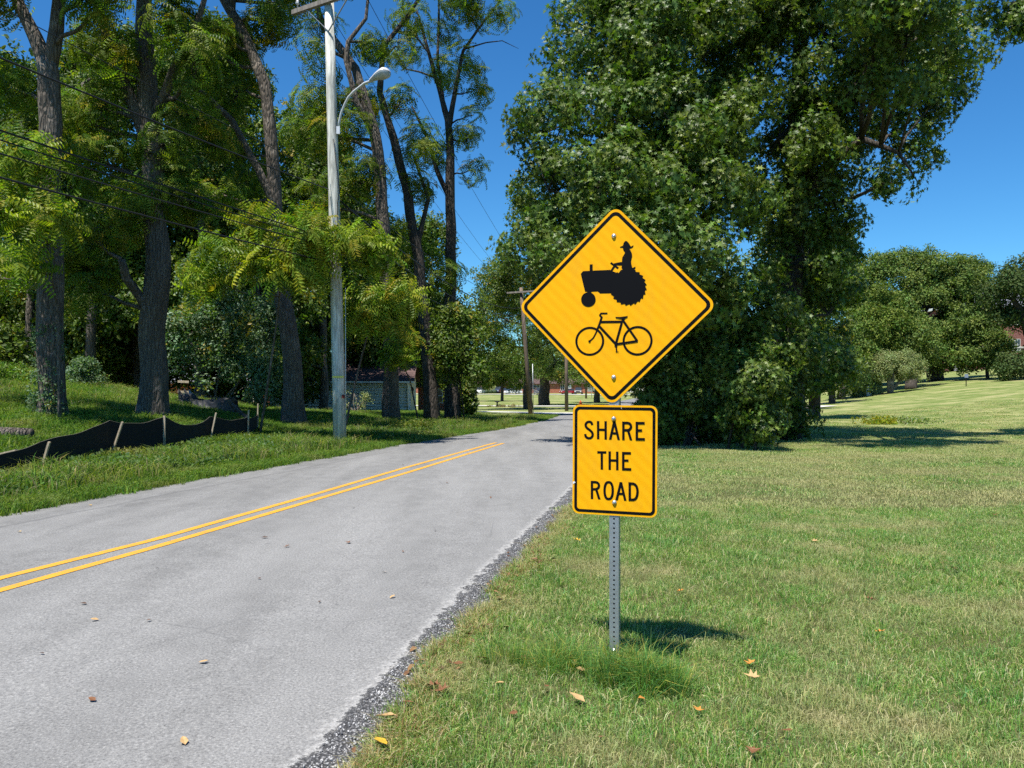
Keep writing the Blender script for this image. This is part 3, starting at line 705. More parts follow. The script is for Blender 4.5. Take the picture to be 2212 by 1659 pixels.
def tree(name, label, cat, paths, lobes, kind, mtl, bmat, sub=.8, per=26, cover=.9, seed=1, group=None, scl=(.8, 1.25), twigs=5, twr=.02, limb=.09, trough=.12, seg=12, inner=0., thick=(.74, 1.02), zsq=.75, crown='crown', flute=0., zcut=None):
    random.seed(seed); base = Vector(paths[0][0][0])
    root = empty(name, base, label, cat, group)
    mb = MB(); dense = []
    for pts, rad in paths:
        pts = [Vector(p) for p in pts]; P2, R2 = [], []
        for i in range(len(pts) - 1):
            n = max(2, int((pts[i + 1] - pts[i]).length / .45))
            for k in range(n):
                t = k / n; q = pts[i].lerp(pts[i + 1], t); w = rad[i] * .35
                q = q + Vector((noise.noise(q * .6 + Vector((seed, 0, 0))), noise.noise(q * .6 + Vector((0, seed, 9))), 0)) * w * (1 if i or k else 0)
                P2.append(q); R2.append(rad[i] + (rad[i + 1] - rad[i]) * t)
        P2.append(pts[-1]); R2.append(rad[-1])
        mb.tube(P2, R2, seg, trough, True, flute); dense += list(zip(P2, R2))
    pp, nn, subs = crown_points(lobes, sub, per, cover, seed, zsq, thick, inner=inner)
    for c, r in lobes:
        c = Vector(c)
        cand = [(q, rr) for q, rr in dense if q.z < c.z - .15 * (q - c).length] or dense
        q, rr = min(cand, key=lambda a: (a[0] - c).length)
        r0 = min(limb, rr * .7); mid = q.lerp(c, .5) + rdir() * (q - c).length * .09
        if (q - c).length > .3: mb.tube([q, q.lerp(mid, .5) + rdir() * .1, mid, mid.lerp(c, .5) + rdir() * .1, c], [r0, r0 * .85, r0 * .7, r0 * .5, r0 * .35], 6, .1)
        near = [Vector(s_) for s_ in subs if all(abs(s_[i] - c[i]) < r[i] * 1.1 for i in range(3))]
        random.shuffle(near)
        for s_ in near[:twigs]:
            m_ = c.lerp(s_, .5) + rdir() * (s_ - c).length * .14 - Vector((0, 0, .05))
            mb.tube([c, m_, s_], [r0 * .35, max(twr, r0 * .2), twr * .5], 4, 0, False)
    mb.v = [(x - base.x, y - base.y, z - base.z) for x, y, z in mb.v]
    mb.build('trunk', bmat, root, True)
    if zcut is not None: k_ = pp[:, 2] > zg(pp[:, 0], pp[:, 1]) + zcut; pp, nn = pp[k_], nn[k_]
    rng = np.random.default_rng(seed + 99)
    scatter(crown, PR[kind], pp - np.array(base), eul(nn, rng.uniform(0, 6.28, len(pp))), rng.uniform(scl[0], scl[1], len(pp)), mtl, root)['kind'] = 'stuff'
    return root
def LB(u, v, Y, ru, rv=None, ry=None):
    """lobe from a frame position, distance and radius"""
    k = Y / F; return (tuple(P(u, v, Y)), (ru * k, (ry if ry else (ru + (rv or ru)) / 2) * k, (rv or ru) * k))

# big pin oak leaning over the road
Y0 = 22.5
b = G(1492, Y0)
tree('pin_oak', 'huge pin oak right of the road, dense sunlit crown behind the yellow diamond sign', 'tree',
    [([b - Vector((0, 0, .2)), P(1488, 800, Y0), P(1470, 500, Y0), P(1440, 150, Y0), P(1420, -250, Y0)], [.42, .36, .30, .22, .10])],
    [LB(1450, -600, 22.5, 150, 150), LB(1400, -330, 22, 180, 180), LB(1560, -280, 23, 190, 180), LB(1290, -100, 21.8, 95, 110), LB(1420, -60, 21, 150, 120), LB(1600, -20, 22, 140, 120),
     LB(1285, 90, 20.8, 85, 110), LB(1400, 110, 20.2, 110, 100), LB(1520, 120, 20.6, 110, 100), LB(1215, 270, 20.3, 90, 90), LB(1330, 260, 19.4, 105, 90), LB(1450, 270, 19.2, 100, 90), LB(1550, 260, 20, 90, 100),
     LB(1185, 410, 19.8, 85, 80), LB(1290, 400, 18.7, 95, 85), LB(1400, 410, 18.3, 95, 80), LB(1500, 420, 18.6, 90, 80), LB(1585, 430, 19.8, 70, 80),
     LB(1180, 530, 20, 65, 50), LB(1290, 530, 18.4, 90, 60), LB(1390, 540, 17.9, 90, 60), LB(1490, 560, 18.1, 80, 60), LB(1570, 590, 18.8, 60, 55), LB(1440, 625, 18.2, 60, 35), LB(1340, 600, 18.6, 60, 40), LB(1530, 650, 18.8, 50, 40),
     LB(1500, 680, 22, 90, 60), LB(1450, 200, 23.5, 160, 200), LB(1400, 450, 22, 150, 150)],
    'oak', M['oak'], M['bark_dark'], sub=.62, per=21, cover=1.05, seed=21, limb=.10, thick=(.70, 1.04))
# second oak, its crown running out to the right
Y1 = 23.3
LB2 = lambda u, v, Y, ru, rv: LB(u, v, Y * .88, ru, rv)
b = G(1700, Y1)
tree('pin_oak', 'second big oak with long drooping twiggy branches reaching over the right lawn', 'tree',
    [([b - Vector((0, 0, .2)), P(1702, 760, Y1), P(1712, 500, Y1), P(1725, 200, Y1), P(1735, -150, Y1)], [.46, .40, .34, .25, .12]),
     ([P(1712, 520, Y1), P(1770, 380, Y1 - 1), P(1860, 300, Y1 - 2), P(1940, 330, Y1 - 2.5), P(1975, 380, Y1 - 2.6)], [.16, .13, .10, .05, .02]),
     ([P(1718, 420, Y1), P(1800, 250, Y1 - 1), P(1900, 120, Y1 - 2), P(2040, 60, Y1 - 3)], [.15, .13, .09, .04])],
    [LB2(1740, 120, 25.5, 130, 130), LB2(1840, 60, 25, 130, 110), LB2(1960, 20, 25, 120, 75), LB2(1980, 120, 24.5, 95, 70), LB2(2060, 100, 24.5, 60, 80), LB2(2040, 215, 24.5, 42, 45), LB2(1900, 200, 25, 110, 60), LB2(1990, 250, 24.6, 60, 50),
     LB2(1760, 300, 26, 100, 110), LB2(1850, 290, 25, 60, 45), LB2(1960, 350, 24.5, 55, 28), LB2(1915, 395, 24.5, 28, 18), LB2(1720, 480, 26.5, 105, 100), LB2(1790, 420, 26, 60, 55), LB2(1680, 300, 25, 110, 120), LB2(1765, 560, 27, 80, 75),
     LB2(1800, 520, 27, 42, 50), LB2(1740, 680, 27.5, 85, 80), LB2(1660, 650, 24.5, 70, 70), LB2(1720, 740, 25.5, 70, 60), LB2(1770, 790, 27, 60, 50), LB2(1650, 740, 23.5, 60, 55), LB2(1790, 680, 27, 50, 60), LB2(1810, 600, 27.5, 36, 50), LB2(1690, 830, 25, 60, 45), LB2(1700, 890, 25.5, 34, 40), LB2(1850, -150, 20, 130, 80), LB2(2000, -180, 20, 130, 80), LB2(1950, -300, 18.8, 150, 80), LB2(1800, -350, 18.5, 150, 90), LB2(2120, -150, 20, 80, 60), LB2(2080, -260, 19, 110, 70), LB2(1740, 560, 25.5, 70, 60), LB2(1720, -80, 26, 170, 120), LB2(1850, 60, 20.5, 110, 70), LB2(1960, 80, 20, 100, 75), LB2(1900, 0, 19, 130, 70), LB2(2045, 130, 21, 55, 55), LB2(1900, 180, 21, 80, 55), LB2(1900, -120, 26, 160, 120), LB2(2060, -60, 25, 90, 60), LB2(1780, -320, 26.5, 230, 180)],
    'oak', M['oak'], M['bark_dark'], sub=.62, per=20, cover=.85, seed=22, limb=.09, twigs=9, twr=.014, thick=(.62, 1.05))
b = G(2420, 22)
tree('pin_oak', 'oak just outside the frame whose branch tips hang into the top right corner', 'tree',
    [([b, P(2400, 400, 22), P(2390, -200, 22)], [.4, .33, .2])],
    [LB(2190, 5, 21.5, 62, 32), LB(2200, 45, 21.5, 28, 20), LB(2300, -60, 22, 120, 100), LB(2420, -150, 22, 220, 220), LB(2480, 60, 22, 160, 120)],
    'oak', M['oak'], M['bark_dark'], sub=.5, per=18, cover=.8, seed=23, limb=.08, twigs=8, twr=.012)
# thicket under the oaks
def bush(name, label, cat, base, lobes, kind, mtl, seed, sub=.4, per=18, cover=1.0, group=None, stems=5, bm_=None, **kw):
    paths = []
    random.seed(seed); base = Vector(base)
    for i in range(stems):
        c = Vector(random.choice(lobes)[0]); a = base + Vector((random.uniform(-.25, .25), random.uniform(-.2, .2), -.05)) * (2 if stems > 4 else 1)
        paths.append(([a, a.lerp(c, .5) + rdir() * .15, c], [.035, .025, .012]))
    return tree(name, label, cat, paths, lobes, kind, mtl, bm_ or M['bark_dark'], sub=sub, per=per, cover=cover, seed=seed, group=group, limb=.02, twr=.008, seg=6, trough=0, **kw)
bush('oak_sapling_bush', 'rounded sunlit oak bush at the right end of the dark thicket', 'bush', G(1610, 18.6),
    [LB(1612, 805, 18.6, 52, 45), LB(1640, 850, 18.4, 48, 50), LB(1620, 905, 18.7, 55, 50), LB(1645, 930, 18.8, 40, 42)], 'oak', M['oak'], 31, sub=.42, per=20, cover=1.2, scl=(.7, 1.0), zcut=.02)
bush('thicket', 'dark shady thicket under the oaks just right of the lower sign', 'thicket', G(1480, 20),
    [LB(1440, 720, 21.5, 80, 90), LB(1440, 860, 21.2, 70, 80), LB(1510, 790, 21.6, 80, 80), LB(1500, 900, 20.8, 75, 70), LB(1580, 700, 22, 70, 70), LB(1430, 920, 20.7, 50, 45), LB(1570, 920, 21, 60, 50), LB(1640, 860, 22, 60, 60)], 'oak', M['oak'], 32, sub=.5, per=24, cover=1.5, stems=8, zcut=0., inner=.3)
b = G(1760, 46)
tree('oak_tree', 'dark spreading tree behind the oaks, its low branches shading the lawn', 'tree',
    [([b - Vector((0, 0, .2)), P(1757, 700, 46), P(1760, 500, 46)], [.34, .28, .16])],
    [LB(1720, 560, 46, 95, 90), LB(1790, 620, 45, 62, 75), LB(1740, 720, 45, 90, 75), LB(1800, 770, 45, 48, 48), LB(1700, 800, 44, 60, 40), LB(1740, 825, 45, 46, 22), LB(1790, 815, 45, 34, 18), LB(1790, 560, 47, 55, 60)],
    'wood', M['wood'], M['bark_dark'], sub=1.0, per=30, cover=1.3, seed=41, scl=(1.1, 1.7), inner=.2)
# ---- right-hand hill trees
HG = 'trees on the far lawn'
def far_tree(label, u, Y, ur, lobes, kind='far', seed=1, sub=1.6, per=20, cover=1.2, bmat='bark_dark', scl=(.9, 1.4), name='shade_tree', multi=0, **kw):
    b = G(u, Y); c = Vector(lobes[0][0])
    paths = [([b - Vector((0, 0, .2)), b.lerp(c, .55), c], [ur * Y / F, ur * .8 * Y / F, ur * .35 * Y / F])]
    for i in range(multi):
        a = b + Vector((random.uniform(-.3, .3), 0, 0)); c2 = Vector(random.choice(lobes)[0]); paths.append(([a, a.lerp(c2, .6), c2], [ur * .8 * Y / F, ur * .5 * Y / F, ur * .3 * Y / F]))
    return tree(name, label, 'tree', paths, lobes, kind, M['far'], M[bmat], sub=sub, per=per, cover=cover, seed=seed, group=HG, scl=scl, twigs=2, limb=.15, seg=8, **kw)
far_tree('broad shade tree with a thick dark trunk and the widest crown on the hill', 2022, 112, 17, [LB(1990, 690, 112, 90, 80), LB(1930, 620, 112, 60, 60), LB(2000, 600, 112, 50, 50), LB(2070, 620, 112, 50, 60), LB(2085, 680, 113, 42, 50), LB(2040, 748, 110, 60, 32), LB(1960, 752, 111, 60, 32), LB(2020, 785, 110, 26, 14), LB(1895, 590, 113, 40, 28), LB(1970, 575, 113, 30, 28), LB(2090, 590, 113, 30, 30), LB(2035, 575, 113, 24, 24), LB(1935, 565, 113, 22, 22), LB(1885, 680, 112, 40, 70)], seed=51)
far_tree('yellow-green tree in front of the broad shade tree', 1893, 98, 7, [LB(1890, 720, 98, 45, 50), LB(1850, 752, 98, 32, 26), LB(1930, 700, 99, 42, 40), LB(1955, 758, 98, 34, 24), LB(1900, 660, 99, 30, 30), LB(1850, 700, 98, 22, 25)], 'faryel', 52)
far_tree('low pale multi-stemmed dogwood beside the dark clipped conifers', 1924, 92, 5, [LB(1930, 800, 92, 36, 18), LB(1885, 800, 92, 34, 12), LB(1965, 800, 92, 32, 18), LB(1950, 775, 92, 28, 16), LB(1915, 782, 92, 30, 16)], 'farpale', 53, sub=.8, per=16, multi=4, bmat='bark_pale', scl=(.6, .9))
far_tree('small young tree standing alone on the slope with a thin trunk', 2133, 104, 4, [LB(2130, 752, 104, 38, 40), LB(2100, 775, 104, 30, 20), LB(2155, 770, 104, 26, 20), LB(2125, 712, 104, 26, 26)], 'far', 54, sub=1.1)
far_tree('dark tree at the right edge half covering the brick hall', 2262, 96, 14, [LB(2190, 640, 96, 45, 50), LB(2225, 600, 96, 45, 40), LB(2260, 690, 96, 45, 50), LB(2165, 690, 97, 22, 26), LB(2255, 785, 94, 50, 20), LB(2215, 785, 94, 34, 14), LB(2180, 797, 93, 22, 9)], 'fardark', 55, sub=1.4)
far_tree('tree trunk with a low dark crown under the oak branches', 1798, 84, 8, [LB(1795, 785, 84, 45, 34), LB(1770, 750, 84, 40, 45), LB(1828, 790, 84, 26, 20)], 'fardark', 56)
far_tree('slim tree just behind the low dark crown', 1818, 92, 10, [LB(1830, 760, 92, 45, 45), LB(1850, 800, 92, 25, 22)], 'far', 57)
far_tree('big tree behind the pale dogwood with a wide trunk base', 1968, 96, 13, [LB(1975, 740, 99, 55, 50), LB(1930, 700, 101, 50, 50)], 'far', 58)
far_tree('shaded tree at the back of the hill, left of the conifers', 1878, 118, 7, [LB(1870, 730, 118, 40, 60), LB(1850, 650, 118, 26, 45)], 'far', 59)
far_tree('small tree beside the pale drive', 1738, 72, 4, [LB(1735, 835, 72, 28, 24), LB(1760, 815, 72, 30, 26), LB(1715, 815, 72, 25, 20)], 'faryel', 60, sub=.9, scl=(.5, .9))
far_tree('dark tree behind the brick hall at the hilltop', 2085, 150, 8, [LB(2080, 650, 165, 45, 45), LB(2110, 600, 165, 30, 35), LB(2150, 640, 165, 30, 30)], 'fardark', 61)

# ---- trees of the left bank
WG = 'big trees on the left bank'
def TR(pts): return [P(u, v, Y) for u, v, Y in pts]
b = G(108, 20)
tree('walnut_tree', 'forked rough-barked trunk nearest the left edge with ivy at its foot', 'tree',
    [([b - Vector((0, 0, .3)), P(110, 860, 20), P(110, 640, 20), P(108, 400, 20), P(106, 180, 20), P(100, 130, 20)], [.42, .335, .30, .27, .27, .25]),
     ([P(103, 150, 20), P(75, 80, 20), P(45, 20, 20), P(10, -60, 20), P(-60, -250, 20)], [.19, .17, .15, .13, .06]),
     ([P(106, 150, 20), P(122, 60, 20), P(128, 0, 20), P(150, -150, 20), P(160, -350, 20)], [.19, .17, .16, .13, .06])],
    [LB(30, 190, 20.5, 50, 60), LB(190, 30, 19.5, 60, 50), LB(20, 360, 19.5, 45, 60), LB(30, 470, 19, 55, 60), LB(-60, -40, 20, 110, 90), LB(120, -120, 19.5, 130, 90), LB(-40, 600, 21, 50, 80), LB(250, -60, 19, 90, 60)],
    'walnut', M['walnut'], M['bark'], sub=.7, per=17, cover=.7, seed=71, group=WG, limb=.07, trough=.16, flute=.05, thick=(.4, 1.05), seg=16)
b = G(333, 22.6)
tree('walnut_tree', 'stout forked trunk standing just behind the black silt fence', 'tree',
    [([b - Vector((0, 0, .3)), P(333, 850, 22.6), P(331, 700, 22.6), P(336, 560, 22.6), P(330, 380, 22.6), P(318, 240, 22.6), P(312, 60, 22.6), P(305, -200, 22.6)], [.52, .40, .37, .34, .31, .29, .24, .12]),
     ([P(325, 330, 22.6), P(290, 235, 22.6), P(255, 140, 22.4), P(220, 40, 22), P(180, -120, 22)], [.20, .18, .15, .12, .05]),
     ([P(334, 700, 22.6), P(300, 640, 22.4), P(270, 600, 22), P(262, 560, 21.8)], [.15, .13, .12, .09]),
     ([P(330, 250, 22.6), P(352, 215, 22.4), P(380, 130, 22), P(430, 40, 21.5), P(470, -100, 21)], [.15, .13, .10, .08, .04])],
    [LB(240, 100, 22, 55, 60), LB(390, 60, 21.5, 75, 70), LB(420, 170, 21.5, 60, 55), LB(220, 230, 22.4, 45, 45), LB(380, 300, 22.5, 45, 50), LB(240, 360, 22.5, 65, 60), LB(180, 500, 22, 60, 75), LB(400, 430, 23, 75, 60), LB(280, 470, 22.2, 70, 60), LB(340, -120, 22, 130, 100), LB(200, -160, 22, 120, 100), LB(480, -150, 22, 110, 90), LB(200, 630, 22.5, 50, 50), LB(160, 260, 23, 60, 60), LB(300, 180, 23.5, 60, 60), LB(450, 260, 24, 60, 60), LB(110, 330, 23, 50, 50), LB(360, 380, 24, 70, 60)],
    'walnut', M['walnut'], M['bark'], sub=.7, per=17, cover=.85, seed=72, group=WG, limb=.08, trough=.16, flute=.04, thick=(.4, 1.05), seg=16)
b = G(640, 25.5)
tree('walnut_tree', 'tall bending trunk between the silt fence and the pale utility pole', 'tree',
    [([b - Vector((0, 0, .3)), P(634, 840, 25.5), P(620, 700, 25.5), P(603, 560, 25.5), P(594, 430, 25.5), P(585, 280, 25.5), P(570, 180, 25.5), P(530, 80, 25.5), P(480, -10, 25.5), P(430, -200, 25.5)], [.46, .33, .28, .25, .23, .21, .19, .17, .15, .08]),
     ([P(600, 460, 25.5), P(560, 370, 25.2), P(500, 260, 25), P(440, 200, 24.5), P(400, 185, 24)], [.13, .12, .10, .07, .03]),
     ([P(500, 30, 25.5), P(505, -30, 25.5), P(540, -160, 25.5)], [.12, .11, .05])],
    [LB(460, 60, 24.5, 55, 50), LB(520, 200, 26.5, 55, 45), LB(580, 40, 26, 55, 50), LB(540, 340, 27, 60, 60), LB(560, -110, 25.5, 110, 80), LB(430, -160, 25, 120, 90), LB(640, 0, 27, 50, 40), LB(640, 560, 26.5, 55, 45), LB(480, 420, 26.5, 60, 50), LB(420, 110, 26, 60, 60), LB(470, 220, 27, 60, 60), LB(510, 100, 27, 50, 50)],
    'walnut', M['walnut'], M['bark'], sub=.7, per=17, cover=.75, seed=73, group=WG, limb=.07, trough=.14, thick=(.35, 1.05), seg=14)
b = G(846, 31.5)
tree('walnut_tree', 'straight grey trunk in front of the white-sided garage', 'tree',
    [([b - Vector((0, 0, .3)), P(845, 840, 31.5), P(842, 720, 31.5), P(835, 560, 31.5), P(822, 400, 31.5), P(808, 280, 31.5), P(770, 150, 31.5), P(700, 60, 31.5), P(650, -80, 31.5)], [.42, .31, .28, .26, .24, .22, .18, .14, .06]),
     ([P(812, 300, 31.5), P(770, 220, 31), P(748, 130, 31), P(752, 90, 31), P(790, 40, 31), P(800, -60, 31)], [.14, .12, .10, .09, .07, .04])],
    [LB(680, 110, 31.5, 40, 55), LB(690, 210, 32, 60, 50), LB(720, 300, 31.5, 60, 50), LB(790, 220, 32, 40, 40), LB(800, 90, 32, 26, 36), LB(660, 300, 33, 55, 40), LB(770, 390, 32, 60, 55), LB(740, -60, 31.5, 110, 60), LB(680, 440, 32, 60, 50), LB(840, 480, 33, 55, 50)],
    'walnut', M['walnut'], M['bark'], sub=.8, per=15, cover=.66, seed=74, group=WG, limb=.08, thick=(.35, 1.05), scl=(.9, 1.4))
b = G(932, 34)
tree('walnut_tree', 'dark leaning trunk with bare pale bark at its foot beyond the garage', 'tree',
    [([b - Vector((0, 0, .3)), P(928, 830, 34), P(918, 700, 34), P(905, 560, 34), P(880, 420, 34), P(850, 300, 34), P(820, 200, 34), P(830, 100, 34), P(905, 0, 34), P(930, -100, 34)], [.42, .30, .27, .24, .21, .18, .14, .11, .08, .04]),
     ([P(912, 640, 34), P(905, 520, 34), P(925, 430, 34), P(890, 330, 34)], [.14, .12, .09, .04])],
    [LB(860, 230, 34, 42, 40), LB(905, 330, 34, 45, 55), LB(880, 420, 34.5, 50, 50), LB(905, 520, 35, 48, 50), LB(860, 100, 34, 40, 55), LB(890, 20, 34, 50, 45), LB(940, 610, 35, 45, 50), LB(960, -60, 34, 90, 50)],
    'walnut', M['walnut'], M['bark_dark'], sub=.8, per=13, cover=.6, seed=75, group=WG, limb=.07, thick=(.35, 1.05), scl=(.9, 1.4))
b = G(975, 36)
tree('walnut_tree', 'tall slender tree with an open airy crown against the blue sky', 'tree',
    [([b - Vector((0, 0, .3)), P(974, 760, 36), P(975, 600, 36), P(973, 430, 36), P(972, 330, 36), P(968, 260, 36), P(950, 200, 36), P(925, 110, 36), P(900, 20, 36)], [.40, .29, .27, .24, .20, .16, .11, .08, .03]),
     ([P(972, 430, 36), P(945, 370, 36), P(920, 290, 36), P(890, 230, 36)], [.13, .11, .08, .04]),
     ([P(971, 270, 36), P(985, 180, 36), P(1000, 110, 36), P(1050, 40, 36), P(1090, -10, 36)], [.13, .10, .07, .05, .02]),
     ([P(960, 240, 36), P(945, 130, 36), P(948, 30, 36), P(950, -60, 36)], [.09, .07, .05, .02]),
     ([P(1005, 105, 36), P(1050, 92, 36), P(1085, 88, 36), P(1120, 105, 36)], [.045, .03, .02, .008]),
     ([P(940, 168, 36), P(905, 155, 36), P(880, 150, 36), P(865, 142, 36)], [.05, .04, .03, .012]),
     ([P(930, 120, 36), P(885, 60, 36), P(870, 20, 36)], [.05, .035, .015])],
    [LB(1010, 30, 36, 55, 40), LB(1070, 30, 36, 40, 32), LB(950, 60, 36, 42, 50), LB(900, 70, 36, 32, 42), LB(1000, 130, 36, 36, 32), LB(1030, 190, 36, 32, 34), LB(960, 160, 36, 26, 26), LB(1010, 300, 36, 38, 42), LB(1020, 250, 36, 26, 24), LB(1025, 370, 36, 26, 20), LB(950, 330, 36.5, 28, 28), LB(990, -40, 36, 90, 50)],
    'walnut', M['walnut'], M['bark_dark'], sub=.6, per=7, cover=.50, seed=76, group=WG, limb=.045, thick=(.2, 1.05), scl=(.9, 1.4), twigs=9, twr=.012)
# sumac and walnut saplings
SG = 'bright saplings leaning out from the bank'
def sap(label, bu, bY, lobes, seed, **kw):
    b = G(bu, bY)
    paths = [([b - Vector((0, 0, .1)), b.lerp(Vector(c), .5) + Vector((0, .3, .3)), Vector(c)], [.04, .03, .015]) for c, r in lobes[:1]]
    a = dict(sub=.42, per=7, cover=.75, thick=(.3, 1.02), scl=(.8, 1.25), limb=.03, seg=6, trough=0, zsq=.35); a.update(kw)
    return tree('sumac_sapling', label, 'sapling', paths, lobes, 'sumac', M['sumac'], M['bark'], seed=seed, group=SG, **a)
sap('large yellow-green sumac spreading in front of the pale utility pole', 560, 21.5, [LB(620, 500, 19.8, 75, 26), LB(500, 560, 20, 80, 28), LB(580, 590, 20, 80, 26), LB(700, 510, 19.6, 75, 26), LB(780, 530, 19.8, 60, 26), LB(680, 570, 20, 70, 24), LB(450, 600, 20, 38, 24), LB(560, 480, 20, 45, 16), LB(800, 555, 20, 45, 20)], 81, cover=.58)
sap('bright sumac sapling just right of the pale utility pole', 738, 22, [LB(810, 660, 21.6, 56, 14), LB(868, 645, 21.6, 42, 12), LB(770, 685, 21.8, 34, 14), LB(840, 690, 21.8, 30, 9)], 82, cover=.42)
sap('small fronds with yellowing leaves in front of the left forked trunk', 128, 19.2, [LB(90, 470, 18, 55, 18), LB(70, 345, 18.2, 36, 16), LB(15, 430, 18.2, 40, 20), LB(30, 560, 18, 46, 24)], 84, cover=.38)
sap('leafy sapling under the garage eave by the grey trunk', 905, 33, [LB(862, 765, 30.5, 24, 12), LB(870, 735, 31, 26, 14)], 85, cover=.4)
# understory bushes
UG = 'shrubs along the edge of the wood'
bush('honeysuckle_bush', 'large grey-green bush behind the silt fence with a car showing through', 'bush', G(470, 29),
    [LB(430, 640, 28.5, 65, 50), LB(400, 720, 28, 42, 45), LB(480, 700, 28.5, 55, 45), LB(550, 680, 28.5, 50, 60), LB(560, 760, 28.5, 45, 45), LB(420, 790, 28, 40, 40), LB(500, 790, 29, 40, 28), LB(590, 720, 28, 30, 50), LB(560, 830, 28.3, 45, 28), LB(450, 590, 29, 55, 30), LB(510, 620, 29, 40, 40)], 'bush', M['wood'], 91, sub=.5, per=20, cover=.75, group=UG, scl=(.9, 1.4), bm_=M['bark_pale'])
bush('shrub', 'leafy shrub at the base of the slender tree', 'bush', G(985, 34), [LB(985, 740, 34, 48, 45), LB(960, 790, 34, 34, 34), LB(1010, 800, 33.5, 28, 36), LB(1000, 700, 34.5, 40, 30)], 'wood', M['wood'], 92, sub=.5, per=18, group=UG)
bush('clipped_shrub', 'dense dark rounded evergreen shrub by the far driveway', 'bush', G(995, 42), [LB(995, 850, 42, 20, 30), LB(1000, 870, 42, 16, 20)], 'wood', M['wood'], 93, sub=.3, per=26, cover=2.0, group=UG)
bush('shrub', 'brown twiggy half-bare shrub left of the garage', 'bush', G(770, 40), [LB(765, 850, 40, 24, 26), LB(790, 860, 40, 14, 14), LB(745, 870, 40, 20, 16)], 'farpale', M['far'], 94, sub=.5, per=3, cover=.35, group=UG, scl=(.25, .45), stems=14, bm_=M['bark_pale'])
bush('spruce_sapling', 'small feathery light green sapling on the weedy mound', 'bush', G(183, 29), [LB(183, 805, 29, 22, 24), LB(183, 785, 29, 12, 14), LB(183, 825, 29, 30, 14)], 'bush', M['sumac'], 95, sub=.25, per=14, cover=1.6, group=UG, scl=(.6, .9))

# ---- woodland behind
WB = 'woodland trees behind the left bank'
random.seed(5)
wood_spec = [(-60, 34, 110, .5, 'leafy woodland tree behind the left edge trunk'), (60, 40, 170, .5, 'woodland tree seen between the two forked trunks, low in the wood'), (190, 36, 120, .45, 'woodland tree right behind the weedy mound'),
    (270, 44, 90, .5, 'tall woodland tree behind the stout forked trunk'), (430, 38, 70, .5, 'tall woodland tree above the grey-green bush'), (520, 46, 90, .5, 'woodland tree rising behind the bending trunk'),
    (560, 40, 300, .45, 'woodland tree with foliage right behind the large sumac'), (700, 44, 330, .5, 'woodland tree behind the pale utility pole'), (770, 52, 420, .5, 'woodland tree above the garage roof'),
    (880, 54, 470, .5, 'woodland tree behind the leaning dark trunk'), (350, 52, 90, .5, 'deepest tall woodland tree left of centre'), (120, 50, 100, .5, 'deep tall woodland tree above the mound'), (640, 56, 260, .5, 'deep woodland tree by the gap of sky'), (0, 46, 560, .4, 'low dark woodland tree at the left edge'), (300, 40, 560, .4, 'low dark woodland tree behind the silt fence'), (930, 60, 640, .4, 'low woodland tree left of the slender trunk')]
for i, (u, Y, vt, rr, lab) in enumerate(wood_spec):
    lobes = []; k = Y / F; b = G(u, Y)
    vb = 800 if i not in (13, 14) else 820; n = 13
    for j in range(n):
        t = j / (n - 1); v = vb - 60 - t * (vb - 60 - vt) + random.uniform(-15, 15); wd = (95 if t < .8 else 60) * (36 / Y) ** .3
        lobes.append(LB(u + random.uniform(-wd, wd) * 1.1, v + 25, Y + random.uniform(-3, 3), random.uniform(38, 66), random.uniform(34, 56)))
    tree('woodland_tree', lab, 'tree', [([b - Vector((0, 0, .2)), P(u + random.uniform(-15, 15), 600, Y), P(u + random.uniform(-25, 25), vt + 60, Y)], [.26, .2, .1])], lobes, 'wood', M['wood'], M['bark'], sub=1.0, per=24, cover=1.35, seed=200 + i, group=WB, scl=(1.0, 1.7), twigs=3, limb=.08, seg=8, thick=(.45, 1.05))
# understory screen deep in the wood
bush('undergrowth', 'dark undergrowth filling the shade beneath the woodland trees', 'undergrowth', G(300, 42),
    [LB(u + random.uniform(-20, 20), 790 - (i % 4) * 70, 46 + random.uniform(-3, 3), 75, 60) for i, u in enumerate(range(-150, 660, 38))], 'wood', M['wood'], 120, sub=1.1, per=30, cover=1.7, stems=12, group=UG, scl=(1.1, 1.8))
# ---- mid-distance trees beyond the road's end
MG = 'lawn trees beyond the road'
def mid_tree(label, u, Y, ur, lobes, kind, seed, **kw):
    b = G(u, Y); c = Vector(lobes[0][0]); a = dict(sub=1.2, per=22, cover=1.1, scl=(1., 1.6), twigs=3, limb=.12, seg=10); a.update(kw)
    return tree('lawn_tree', label, 'tree', [([b - Vector((0, 0, .2)), Vector((b.x, b.y, b.z + (c.z - b.z) * .6)), c], [ur * Y / F * 1.25, ur * .85 * Y / F, ur * .4 * Y / F])], lobes, kind, M['far'] if kind.startswith('far') else M['wood'], M['bark_dark'], seed=seed, group=MG, **a)
mid_tree('maple with its trunk right behind the second utility pole', 1140, 88, 9, [LB(1130, 700, 86, 75, 60), LB(1070, 680, 86, 55, 50), LB(1040, 730, 85, 38, 40), LB(1190, 740, 86, 60, 50), LB(1100, 780, 85, 60, 36), LB(1090, 620, 88, 50, 45), LB(1060, 600, 88, 32, 30), LB(1150, 640, 88, 60, 50), LB(1030, 780, 84, 30, 30)], 'wood', 301)
mid_tree('broad maple with a thick trunk shading the far pavement', 1176, 108, 11, [LB(1200, 780, 106, 60, 40), LB(1180, 720, 108, 60, 50), LB(1250, 760, 108, 55, 50), LB(1150, 800, 104, 35, 24), LB(1230, 810, 104, 30, 18)], 'wood', 302)
